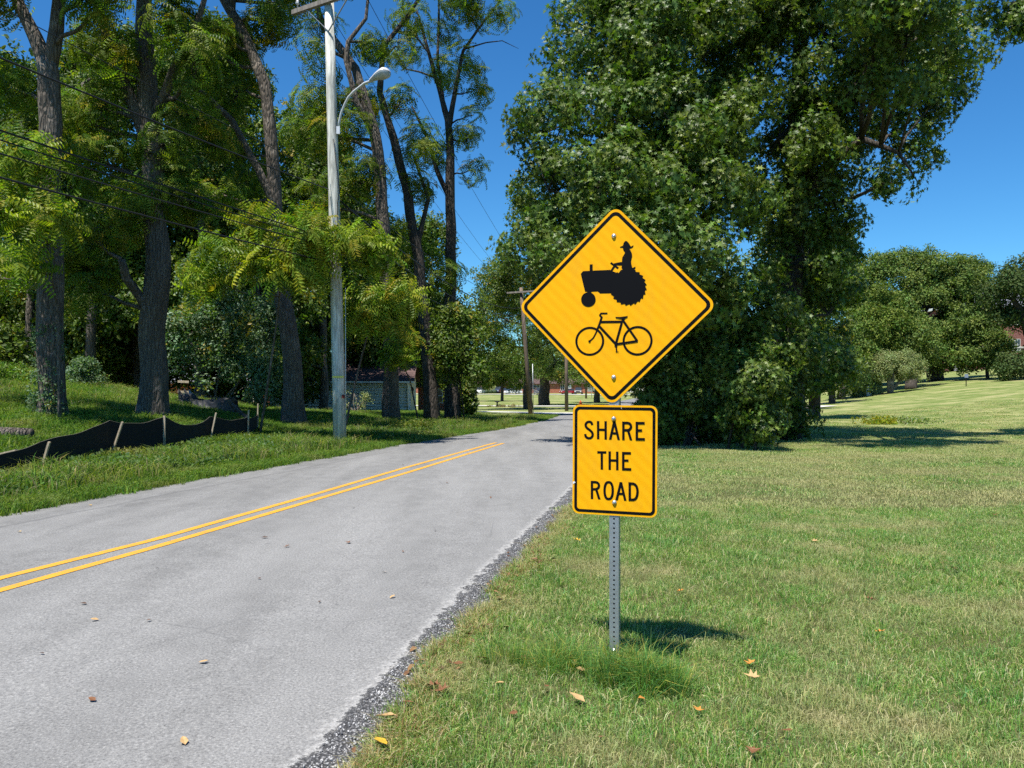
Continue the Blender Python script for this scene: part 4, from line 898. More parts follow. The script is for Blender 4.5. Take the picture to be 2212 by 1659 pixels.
mid_tree('small round yellow-green tree in the far front garden', 1085, 130, 3, [LB(1070, 800, 130, 38, 30), LB(1040, 820, 130, 22, 16), LB(1105, 815, 130, 26, 20)], 'faryel', 303, sub=1.2, scl=(.7, 1.1))
mid_tree('tree closing the view left of the big oaks, over the road', 1335, 62, 5, [LB(1290, 560, 60, 60, 60), LB(1130, 560, 60, 55, 50), LB(1160, 480, 58, 45, 50), LB(1110, 640, 62, 60, 45), LB(1200, 600, 60, 55, 55), LB(1080, 590, 62, 35, 32), LB(1140, 420, 57, 36, 40), LB(1230, 520, 58, 60, 80)], 'wood', 304, sub=.9, scl=(.9, 1.4))
mid_tree('tree behind the lower tip of the diamond sign', 1290, 120, 6, [LB(1290, 800, 120, 50, 40), LB(1340, 790, 118, 45, 45), LB(1260, 740, 120, 45, 45), LB(1390, 800, 112, 45, 40)], 'wood', 305)
mid_tree('tree right of the road bend beyond the oaks', 1420, 96, 6, [LB(1430, 790, 96, 55, 45), LB(1500, 800, 94, 50, 40), LB(1580, 820, 92, 60, 36), LB(1660, 830, 92, 40, 26)], 'wood', 306)

# far wood: one mass
pts = []
for i in range(5200):
    a = random.uniform(-.85, .85); d = random.uniform(265, 330); x = a * d; hgt = 11 + 5 * noise.noise((x * .03, d * .02, 0)) + 3 * noise.noise((x * .12, 0, 3))
    pts.append((x, d, float(zg(x, d)) + random.uniform(.0, 1) ** .6 * hgt))
pts = np.array(pts); o = scatter('far_woods', PR['far'], pts, RNG.uniform(0, 6, (len(pts), 3)), RNG.uniform(3.2, 5, len(pts)), M['far'])
tag(o, 'distant line of woods closing the horizon behind the houses', 'woods', kind='stuff')

# ------------------------------------------------------------------ grass and ground cover
random.seed(3)
GC = [(.13, .26, .04), (.16, .30, .05), (.20, .33, .07), (.10, .21, .04), (.25, .36, .10), (.17, .31, .10), (.44, .42, .18), (.58, .52, .28)]
GV = [(.09, .17, .02), (.14, .23, .03), (.19, .26, .03), (.07, .13, .02)]
g_near = [proto_grass(330, .14, .022, .062, .0016, GC, .95) for _ in range(4)]
g_mid = [proto_grass(260, .28, .03, .065, .0042, GC, .9) for _ in range(3)]
g_far = [proto_grass(200, .6, .035, .07, .011, GC, .9) for _ in range(3)]
def lawn_pts(y0, y1, step, xmax, lim=None, seed=0, ex=.03):
    rng = np.random.default_rng(seed); out = []
    for y in np.arange(y0, y1, step):
        a = float(xR(y)) + ex + float(ragged([y])[0]); b = min(xmax, .72 * y + 3.5)
        if b <= a: continue
        x = np.arange(a, b, step) + rng.uniform(-.5, .5, len(np.arange(a, b, step))) * step
        x[:1] = a + .02
        out.append(np.stack([x, y + rng.uniform(-.5, .5, len(x)) * step], 1))
    p = np.concatenate(out); p = p[p[:, 0] > np.array([xR(q) for q in p[:, 1]]) + ex + ragged(p[:, 1])]
    return np.concatenate([p, zg(p[:, 0], p[:, 1])[:, None]], 1)
def put_grass(name, label, protos, p, mtl, dz=0., s0=.8, s1=1.2, tilt=.08):
    n = len(p); p = p.copy(); p[:, 2] += dz; r = np.stack([RNG.uniform(-tilt, tilt, n), RNG.uniform(-tilt, tilt, n), RNG.uniform(0, 6.28, n)], 1)
    return tag(scatter(name, protos, p, r, RNG.uniform(s0, s1, n), mtl), label, 'grass', kind='stuff')
put_grass('lawn_grass', 'short mown lawn grass around the sign post, green mixed with straw', g_near, lawn_pts(1.6, 9.5, .135, 9.5, seed=1, ex=.10), M['blade'], -.006, .65, 1.45, .15)
put_grass('lawn_grass', 'mown lawn grass a few steps behind the sign', g_mid, lawn_pts(9.2, 22, .30, 18, seed=2, ex=.15), M['blade_far'], -.012)
put_grass('lawn_grass', 'sunlit mown lawn grass towards and beyond the oak shade', g_far, lawn_pts(21.5, 58, .85, 45, seed=3, ex=.4), M['blade_far'], -.02)
# dry, longer straw and tufts along the broken edge
random.seed(31)
g_edge = [proto_grass(60, .06, .03, .11, .0017, [(.60, .50, .27), (.46, .36, .18), (.26, .15, .06), (.22, .30, .07), (.17, .27, .05)], 1.1, True) for _ in range(4)]
q = []
for i in range(1500):
    y = 1.8 + 16 * random.random() ** 1.7; x = float(xR(y) + ragged([y])[0]) + abs(random.gauss(0, .10)) - .02
    if noise.noise((x * 2.2, y * 2.2, 0)) > -.35: q.append((x, y, float(zg(x, y)) - .02))
put_grass('edge_grass', 'dry straw coloured tufts creeping over the crumbling road edge', g_edge, np.array(q), M['blade'], 0, .6, 1.2, .3)
g_long = [proto_grass(70, .05, .14, .34, .0017, [(.08, .19, .04), (.10, .21, .06), (.12, .24, .06), (.17, .28, .05), (.20, .30, .07), (.42, .37, .08)], 1.0, True) for _ in range(3)]
def tuft(pts, label, seed, s0=.8, s1=1.15, grp=None):
    p = np.array([(x, y, float(zg(x, y)) - .01) for x, y in pts]); o = put_grass('grass_tuft', label, g_long, p, M['weed'], 0, s0, s1, .35)
    return o
b = Vector((CX, CY, 0))
tuft([(b.x + random.gauss(.02, .09), b.y - .11 + random.gauss(0, .05)) for _ in range(26)] + [(b.x + random.uniform(.05, .30), b.y - .18 - random.random() * .16) for _ in range(24)], 'long yellow-tipped grass tuft growing around the foot of the sign post', 1, .65, 1.0)
b2 = gp(1180, 1450); tuft([(b2.x + random.gauss(0, .16), b2.y + random.gauss(0, .08)) for _ in range(26)], 'long bluish grass tuft left of the sign post near the road edge', 2, .55, .85)
# weedy verge on the left
v_edge = [proto_grass(150, .20, .05, .17, .0045, GV, .9) for _ in range(3)]
v_long = [proto_grass(70, .22, .12, .42, .006, GV + [(.26, .24, .10)], .8) for _ in range(3)]
v_weed = [proto_cluster('plain', 34, .22, .075, [(.07, .13, .02), (.11, .17, .03), (.05, .10, .02)], -.1) for _ in range(3)]
def left_pts(n, y0, y1, d0, d1, seed, pw=1., mask=None, msc=.4):
    rng = np.random.default_rng(seed); y = y0 + (y1 - y0) * rng.random(n) ** pw; d = d0 + (d1 - d0) * rng.random(n); x = xL(y) - d
    if mask is not None:
        k = np.array([noise.noise((a * msc, b_ * msc, seed)) > mask for a, b_ in zip(x, y)]); x, y = x[k], y[k]
    k = np.abs(x / y) < .80; x, y = x[k], y[k]
    return np.stack([x, y, zg(x, y)], 1)
put_grass('verge_grass', 'bright grass strip along the left edge of the road', v_edge, np.concatenate([left_pts(2600, 7.5, 30, .02, 1.6, 1, 1.3), left_pts(900, 28, 60, .02, 3, 2)]), M['weed'], -.01, .7, 1.3)
put_grass('verge_grass', 'uneven grass of the shaded left bank', v_edge, left_pts(9000, 9, 46, 1.3, 17, 3, 1.2), M['weed'], -.01, .9, 2.0)
put_grass('tall_grass', 'tall loose grass between the silt fence and the road', v_long, np.concatenate([left_pts(420, 8, 24, .5, 2.6, 4, 1.2, -.05), left_pts(600, 24, 48, .5, 5, 5, 1, -.05), left_pts(1600, 22, 40, 9, 20, 6, 1, -.1, .25)]), M['weed'], -.01, .6, 1.3)
tag(scatter('ground_cover', v_weed, left_pts(2600, 8.5, 30, .8, 3.6, 7, 1.2, -.16), RNG.uniform(-.3, .3, (len(left_pts(2600, 8.5, 30, .8, 3.6, 7, 1.2, -.16)), 3)), RNG.uniform(.5, 1.1, len(left_pts(2600, 8.5, 30, .8, 3.6, 7, 1.2, -.16))), M['weed']), 'low leafy weeds on the verge in front of the silt fence', 'weeds', kind='stuff')
def weedpatch(name, label, cat, u, v, Y, ru, rv, n, cols, sz=.8, kind='plain'):
    c = G(u, Y); p = np.array([(c.x + random.gauss(0, ru * Y / F * .5), Y + random.gauss(0, .5), 0) for _ in range(n)]); p[:, 2] = zg(p[:, 0], p[:, 1]) + RNG.uniform(0, rv * Y / F, n)
    pr = [proto_cluster(kind, 30, .22, .09, cols, -.2) for _ in range(2)]
    return tag(scatter(name, pr, p, RNG.uniform(-3, 3, (n, 3)), RNG.uniform(.6, 1.1, n) * sz, M['sumac']), label, cat, kind='stuff')
random.seed(9)
weedpatch('goldenrod_clump', 'yellow flowering clump on the lawn behind the oak shade', 'flowers', 1912, 915, 35, 40, 12, 60, [(.38, .32, .01), (.22, .27, .02), (.10, .16, .02)], 1.)
weedpatch('goldenrod_clump', 'green leafy clump with pale flowers right of the yellow one', 'flowers', 1965, 915, 35, 34, 12, 46, [(.10, .18, .03), (.14, .22, .04), (.35, .38, .22)], 1.)
weedpatch('weed_clump', 'small weeds against the right end of the thicket', 'weeds', 1718, 907, 30, 24, 10, 26, [(.13, .20, .03), (.20, .26, .03)], .9)
weedpatch('weed_clump', 'tall bright weeds on top of the mound at the left edge', 'weeds', 30, 800, 26, 70, 30, 110, [(.14, .22, .03), (.18, .26, .05), (.10, .17, .03)], 1.1)
weedpatch('weed_clump', 'yellow-green ferny weeds on the verge below the slender tree', 'weeds', 900, 925, 27, 60, 22, 80, [(.13, .17, .025), (.20, .22, .03), (.08, .13, .02)], .9)
# ivy on the left trunk
p = []
for i in range(120):
    a = random.uniform(0, 6.28); z = random.random() ** 1.6 * 2.4; c = G(108, 20); r = .40 - z * .03
    p.append((c.x + math.cos(a) * r, c.y - abs(math.sin(a)) * r, c.z + z))
tag(scatter('ivy', PR['bush'], p, RNG.uniform(-3, 3, (len(p), 3)), RNG.uniform(.4, .8, len(p)), M['wood']), 'ivy climbing the foot of the left forked trunk', 'ivy', kind='stuff')
# loose stone chips on the broken edge
def proto_stone():
    bm = bmesh.new(); bmesh.ops.create_icosphere(bm, subdivisions=1, radius=1)
    for v in bm.verts: v.co = Vector((v.co.x * random.uniform(.8, 1.3), v.co.y * random.uniform(.7, 1), v.co.z * random.uniform(.5, .8)))
    r_ = ([tuple(v.co) for v in bm.verts], [tuple(v.index for v in f.verts) for f in bm.faces], None); n = len(r_[0]); c = random.choice([(.16, .16, .165), (.28, .28, .275), (.10, .10, .105), (.42, .41, .40)]); bm.free(); return r_[0], r_[1], [c] * n
M['stone'] = mat('stone_chip', rough=.9); q_ = N(M['stone']); q_.col(q_.attr('col').outputs[0])
random.seed(17); stones = [proto_stone() for _ in range(5)]
p = []
for i in range(9000):
    y = 1.8 + 11 * random.random() ** 1.5; e = float(ragged([y])[0]); x = float(xR(y)) + e * random.uniform(.05, 1.25) ** .9
    p.append((x, y, float(zroad(y)) + .006 - .022 * float(smooth(.08, .30, x - xR(y))) - (.03 if x > xR(y) + e else 0)))
o = scatter('road_gravel', stones, p, RNG.uniform(0, 6, (len(p), 3)), RNG.uniform(.002, .0068, len(p)), M['stone']); tag(o, 'loose grey stone chips along the crumbling road edge', 'gravel', kind='stuff')

random.seed(41); lit = []
for _ in range(4):
    V_, F_, C_ = [], [], []; put_leaf(V_, F_, C_, leafshape(random.choice(['oak', 'plain'])), Vector((0, 0, .01)), Vector((1, 0, .1)), Vector((0, .2, 1)), .05, random.choice([(.12, .05, .025), (.08, .035, .02), (.20, .11, .05), (.14, .07, .035)]), .5); lit.append((V_, F_, C_))
p = []
for i in range(520):
    y = 1.9 + 9 * random.random() ** 1.6; x = float(xR(y)) + float(ragged([y])[0]) + random.gauss(.05, .09)
    if noise.noise((x * 1.5, y * 1.5, 4)) > -.15: p.append((x, y, float(zg(x, y)) + random.uniform(-.01, .03)))
tag(scatter('leaf_litter', lit, p, np.stack([RNG.uniform(-.6, .6, len(p)), RNG.uniform(-.6, .6, len(p)), RNG.uniform(0, 6, len(p))], 1), RNG.uniform(.5, 1.15, len(p)), M['stone']), 'curled brown leaf litter caught along the broken road edge', 'leaf litter', kind='stuff')

# ------------------------------------------------------------------ fallen leaves, one object each
def leaf_mesh(kind, size, col, seed):
    random.seed(seed); sh = leafshape(kind); V = []
    for x, y in sh[0]: V.append((x * size, (y - .5) * size, size * (.35 * abs(x) * 1.3 + .35 * (y - .5) ** 2 + random.uniform(-.03, .06))))
    me = bpy.data.meshes.new('leaf'); me.from_pydata(V, [], sh[1]); me.materials.append(col); me.update(); return me
LM = {k: mat('dry_leaf_' + k, c, .7) for k, c in (('brown', (.16, .07, .03)), ('dark', (.07, .035, .02)), ('tan', (.42, .27, .12)), ('yellow', (.55, .33, .03)), ('orange', (.50, .20, .04)))}
for m_ in LM.values():
    q_ = N(m_); c_ = tuple(m_.node_tree.nodes['Principled BSDF'].inputs[0].default_value)[:3]; q_.col(q_.mix(q_.noise(q_.obj(), 60, 4), tuple(a * .6 for a in c_), tuple(min(1, a * 1.3) for a in c_)))
def fleaf(u, v, kind, size, col, label, grp, i, dz=.006):
    g = gp(u, v); onroad = xL(g.y) < g.x < xR(g.y)
    z = float(road_z(g.x, g.y)) + .004 if onroad else g.z + .035
    o = link('fallen_leaf', leaf_mesh(kind, size, LM[col], i), None, (g.x, g.y, z + .004)); random.seed(i * 3)
    o.rotation_euler = (random.uniform(-.3, .3), random.uniform(-.3, .3), random.uniform(0, 6.28)); tag(o, label, 'leaf', grp)
RG, LG = 'fallen leaves on the asphalt', 'fallen leaves in the grass'
for i, (u, v, k, sz_, c, lab) in enumerate([
    (397, 1615, 'plain', .055, 'tan', 'curled tan leaf on the asphalt at the bottom of the frame'), (199, 1533, 'plain', .045, 'brown', 'small brown leaf on the asphalt left of the curled tan leaf'),
    (440, 1449, 'plain', .05, 'tan', 'tan and brown leaf in the middle of the near lane'), (204, 1354, 'plain', .05, 'tan', 'flat tan leaf on the asphalt below the yellow lines'),
    (180, 1320, 'plain', .045, 'dark', 'dark flat leaf just below the yellow lines'), (322, 1358, 'plain', .035, 'brown', 'small brown leaf right of the flat tan leaf'),
    (754, 1182, 'oak', .075, 'brown', 'brown curled leaf on the asphalt near the centre of the frame'), (620, 1192, 'oak', .06, 'brown', 'brown leaf on the asphalt left of the central curled one'),
    (848, 1298, 'plain', .05, 'tan', 'tan leaf in the near lane towards the broken edge'), (831, 1245, 'plain', .04, 'tan', 'little pale tan leaf above the other tan leaf'),
    (966, 1049, 'oak', .07, 'brown', 'brown leaf in the near lane left of the lower sign'), (42, 1158, 'plain', .05, 'yellow', 'yellow leaf lying alone in the far lane'),
    (572, 1172, 'plain', .06, 'dark', 'dark leaf touching the lower yellow line'), (940, 1153, 'plain', .04, 'brown', 'tiny brown leaf in the near lane on the right'), (763, 1105, 'plain', .045, 'dark', 'dark speck of a leaf just right of the yellow lines'),
    (195, 1097, 'plain', .06, 'yellow', 'yellow leaf at the foot of the left verge'), (45, 1107, 'plain', .06, 'yellow', 'yellow leaf caught in the verge grass at the left edge'),
    (870, 1200, 'plain', .035, 'brown', 'leaf scrap on the asphalt right of the yellow lines, below mid-height'), (690, 1310, 'plain', .03, 'dark', "dark leaf scrap in the near lane below the flat tan leaf's row"), (560, 1262, 'plain', .03, 'dark', 'dark leaf scrap in the near lane under the brown pair by the yellow lines'), (1060, 1080, 'plain', .05, 'brown', 'brown leaf scrap in the near lane close to the lower sign'), (1010, 985, 'plain', .07, 'brown', 'brown leaf scrap on the road by the end of the yellow lines'), (340, 1240, 'plain', .03, 'dark', 'dark leaf scrap just below the yellow lines on the left'), (90, 1430, 'plain', .03, 'dark', 'dark leaf scrap near the left frame edge in the near lane'), (870, 1010, 'plain', .06, 'dark', 'dark leaf scrap in the far lane above the yellow lines')]):
    fleaf(u, v, k, sz_, c, lab or 'tiny dark dry leaf scrap lying on the grey asphalt', RG, 400 + i)
for i, (u, v, k, sz_, c, lab) in enumerate([
    (1622, 1450, 'oak', .075, 'orange', 'orange-brown pin oak leaf in the lawn right of the tuft'), (1625, 1478, 'oak', .085, 'tan', 'pale tan pin oak leaf just below the orange-brown one'), (1510, 1556, 'oak', .07, 'orange', 'small orange leaf in the lawn below the two oak leaves'),
    (1245, 1534, 'plain', .10, 'tan', 'long pale bleached leaf lying in the grass below the sign post'), (822, 1632, 'plain', .09, 'yellow', 'yellow leaf at the road edge at the bottom of the frame'), (840, 1570, 'plain', .08, 'tan', 'tan leaf at the road edge above the yellow one'),
    (935, 1500, 'oak', .10, 'brown', 'curled red-brown leaf at the broken edge'), (955, 1515, 'oak', .09, 'brown', 'second curled red-brown leaf at the broken edge, nearer the grass'), (1043, 1440, 'plain', .08, 'brown', 'brown leaf standing in the bluish grass tuft'),
    (1627, 1655, 'oak', .08, 'brown', 'dark brown leaf in the lawn at the bottom edge'), (1300, 1618, 'plain', .05, 'brown', 'brown leaf scrap in the grass at the bottom'), (1247, 1178, 'oak', .09, 'yellow', 'yellow leaf in the grass below the lower sign corner'),
    (1385, 1530, 'plain', .05, 'orange', "orange leaf scrap in the lawn right of the long pale leaf"), (1240, 1450, 'plain', .06, 'tan', "tan leaf scrap at the left side of the long tuft"), (1255, 1468, 'plain', .06, 'tan', "tan leaf scrap just under the other one beside the long tuft"), (1130, 1440, 'plain', .05, 'brown', "brown leaf scrap inside the bluish tuft"), (1700, 1600, 'plain', .05, 'brown', "brown leaf scrap in the lawn at the lower right, nearest the bottom edge"), (1900, 1380, 'oak', .07, 'orange', "orange oak leaf in the lawn well right of the sign shadow"), (2060, 1240, 'oak', .07, 'brown', "brown oak leaf in the right lawn, far from the post"), (1880, 1310, 'oak', .07, 'brown', "brown oak leaf in the lawn above the orange one on the right"), (1470, 1290, 'oak', .06, 'orange', "orange oak leaf in the lawn between the post and the sign shadow's upper side"), (1110, 1570, 'plain', .06, 'brown', "brown leaf in the grass below the bluish tuft, towards the road"), (1180, 1500, 'plain', .05, 'brown', "brown leaf in the grass between the bluish tuft and the long pale leaf"), (990, 1455, 'plain', .06, 'brown', "brown leaf at the road edge beside the bluish tuft"), (880, 1540, 'plain', .06, 'brown', "brown leaf at the road edge above the yellow leaf"), (1020, 1370, 'plain', .06, 'brown', "brown leaf at the broken edge higher up than the tuft"), (1760, 1180, 'oak', .07, 'tan', "tan oak leaf in the sunny lawn right of the lower sign"), (2150, 1120, 'oak', .08, 'brown', "brown oak leaf by the right frame edge in the lawn"), (1080, 1500, 'plain', .05, 'tan', "tan leaf scrap in the grass left of the long pale leaf")]):
    fleaf(u, v, k, sz_, c, lab or 'small dry leaf fallen among the mown grass', LG, 500 + i)
# ------------------------------------------------------------------ utility poles and the street lamp
def catenary(a, b, sag, n=28):
    a, b = Vector(a), Vector(b); return [a.lerp(b, i / n) - Vector((0, 0, 4 * sag * (i / n) * (1 - i / n))) for i in range(n + 1)]
def wire(a, b, sag, r, label, grp='cables strung along the road'):
    mb = MB(); pts = catenary(a, b, sag); mb.tube(pts, r, 5); o = mb.build('power_line', M['wire'], None, True); tag(o, label, 'cable', grp); return o
pb = gp(735, 960); pt = P(711, 3, pb.y)
pole = empty('utility_pole', pb, 'pale weathered utility pole with crossarm and street lamp beside the road', 'utility pole')
mb = MB(); top = pt - pb
mb.tube([Vector((0, 0, -.3)) + top * 0, top * .2, top * .4, top * .6, top * .8, top], [.175, .165, .155, .145, .135, .125], 20, .03); mb.build('pole', M['pole'], pole, True)
AD = Vector((.86, -.50, 0)).normalized()           # crossarm direction
ac = top + Vector((0, -.17, -.06)); mb = MB(); L0, L1 = ac - AD * 1.28 + Vector((0, 0, -.02)), ac + AD * 1.25
mb.bar(L0, L1, .11, .12); arm = mb.build('crossarm', M['arm'], pole)
kb = top * .0 + (P(722, 137, pb.y - .17) - pb) - Vector((.05, 0, 0))
kb = Vector((top.x * .93 , -.15, top.z - .86))
for s_ in (-.78, .78):
    mb = MB(); mb.bar(kb, ac + AD * s_ + Vector((0, -.02, -.05)), .035, .012); mb.build('crossarm_brace', M['galv'], pole)
ins = []
for s_ in (-1.1, -.35, 1.05):
    q = ac + AD * s_ + Vector((0, 0, .06)); mb = MB(); mb.lathe([(.012, 0), (.012, .1), (.04, .11), (.055, .14), (.035, .16), (.045, .19), (.03, .22), (.001, .23)], q, 12); mb.build('insulator', mat('porcelain', (.55, .55, .55), .2, 0, .6) if 'porcelain' not in bpy.data.materials else bpy.data.materials['porcelain'], pole, True); ins.append(pb + q + Vector((0, 0, .18)))
# street lamp on the pole
r0 = P(731, 282, pb.y - .1) - pb; r1 = P(733, 262, pb.y - .12) - pb; r2 = P(745, 225, pb.y - .25) - pb; r3 = P(765, 197, pb.y - .42) - pb; r4 = P(787, 180, pb.y - .6) - pb; r5 = P(800, 175, pb.y - .72) - pb; r6 = P(806, 173, pb.y - .76) - pb
mb = MB(); mb.tube([r0, r1, (r1 + r2) / 2 + Vector((-.02, 0, 0)), r2, (r2 + r3) / 2 + Vector((-.03, 0, .01)), r3, r4, r5, r6], .032, 10); mb.build('lamp_arm', M['lampgrey'], pole, True)
mb = MB(); mb.box(r0 + Vector((.0, -.02, .0)), (.09, .05, .20)); mb.build('lamp_bracket', M['lampgrey'], pole)
ld = (P(846, 150, pb.y - 1.12) - pb - r5); ld.normalize(); ls = ld.cross(Vector((0, 0, 1))).normalized(); lu = ls.cross(ld)
def cobra(top_):
    mb = MB(); n = 14; secs = []
    for i in range(n + 1):
        t = i / n; w = .05 + .13 * math.sin(min(1, t * 1.25) * math.pi / 2) ** 1.3 if t < .8 else .18 * math.sqrt(max(0, 1 - ((t - .8) / .2) ** 2)) + .004
        h = (.045 + .075 * math.sin(min(1, t * 1.3) * math.pi / 2)) if t < .8 else .12 * math.sqrt(max(0, 1 - ((t - .8) / .2) ** 2)) + .004
        lo = h * (.55 + .45 * smooth(.3, .6, t)) if not top_ else 0
        ring = []
        for k in range(13):
            a = math.pi * k / 12; x = math.cos(a) * w; z = math.sin(a) * (h if top_ else -lo)
            ring.append(r5 + ld * (t * .64) + ls * x + lu * (z + (.012 if top_ else 0)))
        secs.append(ring)
    for r_ in secs: mb.v += [tuple(q) for q in r_]
    mb.f = [(i * 13 + k, i * 13 + k + 1, (i + 1) * 13 + k + 1, (i + 1) * 13 + k) for i in range(n) for k in range(12)]
    return mb
head = cobra(True).build('lamp_head', M['lampgrey'], pole, True); cobra(False).build('lamp_lens', M['lens'], head, True)
mb = MB(); mb.box(Vector((-.02, -.175, 1.80)), (.30, .012, .05)); mb.build('marker_band', mat('yellow_band', (.7, .6, .12), .6), pole)
mb = MB(); mb.box(Vector((.12, -.16, 1.28)), (.07, .05, .09)); mb.build('junction_box', mat('red_tag', (.10, .012, .01), .6), pole)
mb = MB(); mb.tube([Vector((.16, -.06, 0)), Vector((.155, -.06, 2)), Vector((.15, -.05, 4.2))], .012, 6); mb.build('conduit', M['lampgrey'], pole, True)
mb = MB(); mb.tube([pb * 0 + (P(720, 300, pb.y - .16) - pb), P(726, 350, pb.y - .17) - pb, P(733, 410, pb.y - .165) - pb, P(729, 440, pb.y - .17) - pb, P(730, 520, pb.y - .17) - pb], .012, 5); mb.build('drop_cable', M['wire'], pole, True)
# other poles
def far_pole(u, Y, h, r, lean, label, arm_=True):
    b = G(u, Y); t = b + Vector((lean, 0, h)); root = empty('utility_pole', b, label, 'utility pole', 'brown utility poles down the road')
    mb = MB(); mb.tube([Vector((0, 0, -.3)), Vector((lean * .5, 0, h * .5)), Vector((lean, 0, h))], [r, r * .87, r * .72], 14, .02); mb.build('pole', M['pole_brown'], root, True)
    if arm_:
        mb = MB(); c = Vector((lean, -.2, h - .35)); mb.bar(c - AD * 1.2, c + AD * 1.2, .11, .12); mb.build('crossarm', M['arm'], root)
    return t
g2 = gp(1147, 899)
t2 = far_pole(1147, g2.y, 9.6, .17, -.75, 'dark leaning utility pole at the left side of the road where it bends')
gg = G(1161, g2.y); mb = MB(); mb.tube([G(1152, g2.y - .2) , G(1150.5, g2.y - .2) + Vector((0, 0, 3.9))], .03, 8); o = mb.build('conduit_pipe', M['galv'], None, True); tag(o, 'thin grey pipe standing against the leaning utility pole', 'pipe')
t3 = far_pole(1224, 80, 9, .2, -.05, 'straight red-brown utility pole left of the lower sign', False)
t4 = far_pole(1266, 150, 10, .2, 0, 'thin utility pole seen just under the diamond sign', False)
pv = Vector((-15.8, -22, 0))
def at_pole(v, dx=0, dy=0): return Vector((pb.x + (pt.x - pb.x) * (960 - v) / 957 + dx, pb.y + dy, P(0, v, pb.y).z))
wire(at_pole(385, -.1, -.2), pv + Vector((0, 0, 7.5)), .35, .008, 'highest thin cable running to the upper left corner')
wire(at_pole(413, -.1, -.2), pv + Vector((0, 0, 6.7)), .75, .016, 'thick cable crossing in front of the two forked trunks')
wire(at_pole(521, 0, -.2), pv + Vector((.1, 0, 5.6)), .45, .015, 'upper cable of the close pair on the left')
wire(at_pole(528, 0, -.22), pv + Vector((.1, 0, 5.5)), .52, .012, 'lower cable of the close pair on the left')
wire(at_pole(538, 0, -.2), pv + Vector((0, 0, 5.3)), .58, .013, 'cable sagging just below the close pair')
wire(at_pole(571, 0, -.2), pv + Vector((0, 0, 4.95)), .5, .016, 'lowest thick cable crossing the left trunks')
wire(ins[0], pv + Vector((-1, 0, 11.4)), .7, .006, 'top wire from the left end of the crossarm towards the viewer')
wire(ins[1], t2 + Vector((-.6, 0, .1)), .5, .008, 'top wire from the middle of the crossarm to the leaning pole')
wire(ins[2], t2 + Vector((.9, 0, .1)), .4, .008, 'top wire from the right end of the crossarm to the leaning pole')
wire(ins[0], t2 + Vector((-1.2, 0, .1)), .6, .008, 'top wire from the left end of the crossarm to the leaning pole')
wire(at_pole(400, .1, .1), t2 + Vector((0, 0, -.9)), .7, .010, 'upper cable sagging from the pale pole to the leaning pole')
wire(at_pole(430, .1, .1), t2 + Vector((0, 0, -1.5)), .9, .022, 'thickest cable sagging from the pale pole to the leaning pole')
wire(at_pole(480, .1, .1), t2 + Vector((0, 0, -2.0)), .8, .016, 'low cable sagging from the pale pole to the leaning pole')
wire(at_pole(540, .1, .1), t2 + Vector((0, 0, -2.5)), .7, .014, 'lowest cable between the pale pole and the leaning pole')
wire(t2 + Vector((.3, 0, -.2)), t3, .5, .012, 'upper cable from the leaning pole to the red-brown pole'); wire(t2 + Vector((.2, 0, -1.8)), t3 - Vector((0, 0, 1.8)), .5, .02, 'lower cable from the leaning pole to the red-brown pole')

# ------------------------------------------------------------------ silt fence
def fabric_mat(name, c, rough, coat=0.):
    m = mat(name, c, rough, 0, .4); q = N(m); n1 = q.noise(q.scl(q.pos(), (3, 3, 9)), 1.2, 5, .6); q.col(q.mix(n1, tuple(a * .6 for a in c), tuple(a * 1.7 for a in c))); q.bump(n1, .05, .7); q.b.inputs['Coat Weight'].default_value = coat; return m
M['silt'] = fabric_mat('black_silt_fabric', (.005, .005, .0055), .85); M['plastic'] = fabric_mat('black_plastic_sheet', (.006, .007, .009), .5, 0)
sf = empty('silt_fence', gp(355, 975), 'sagging black silt fence on wooden stakes along the left verge', 'silt fence'); sb = sf.location.copy()
stk = [(-120, 1060, 1035, .25, -.1), (83, 1022, 955, .35, .18), (235, 990, 912, .0, .27), (355, 977, 898, 0, 0), (452, 955, 892, 0, .17), (535, 946, 886, 0, .03), (556, 936, 872, 0, .02)]
tops, feet = [], []
for u, v, vt, lift, lean in stk:
    g = gp(u, v); hgt = (v - vt) / F * g.y; tops.append(g + Vector((lean, .0, hgt))); feet.append(g)
fence_pts = []
hs = [.30, .50, .74, .76, .62, .55, .55]; sags = [.03, .04, .09, .22, .07, .05]; n = 14; cols_ = []
for i in range(len(feet) - 1):
    for k in range(n + (1 if i == len(feet) - 2 else 0)):
        t = k / n; b = feet[i].lerp(feet[i + 1], t); h = hs[i] + (hs[i + 1] - hs[i]) * t - sags[i] * math.sin(math.pi * t) + .04 * noise.noise((i + t * 3, 2, 0))
        cols_.append((b, h, t))
V, Fc = [], []; m_ = 7
for j, (b, h, t) in enumerate(cols_):
    for r_ in range(m_):
        s_ = r_ / (m_ - 1); w = .05 * noise.noise((j * .35, r_ * .8, 0)) * math.sin(math.pi * s_) + .04 * math.sin(math.pi * t) * s_
        V.append((b.x, b.y + w + .05, float(zg(b.x, b.y)) - .05 + s_ * (h + .05)))
Fc = [(j * m_ + r_, j * m_ + r_ + 1, (j + 1) * m_ + r_ + 1, (j + 1) * m_ + r_) for j in range(len(cols_) - 1) for r_ in range(m_ - 1)]
mb = MB(); mb.v = [(x - sb.x, y - sb.y, z - sb.z) for x, y, z in V]; mb.f = Fc; mb.build('fabric', M['silt'], sf, True)
mb = MB(); mb.tube([Vector(V[j * m_ + m_ - 1]) - sb + Vector((0, -.01, 0)) for j in range(len(cols_))], .006, 5); mb.build('top_cord', mat('pale_cord', (.10, .09, .07), .8), sf, True)
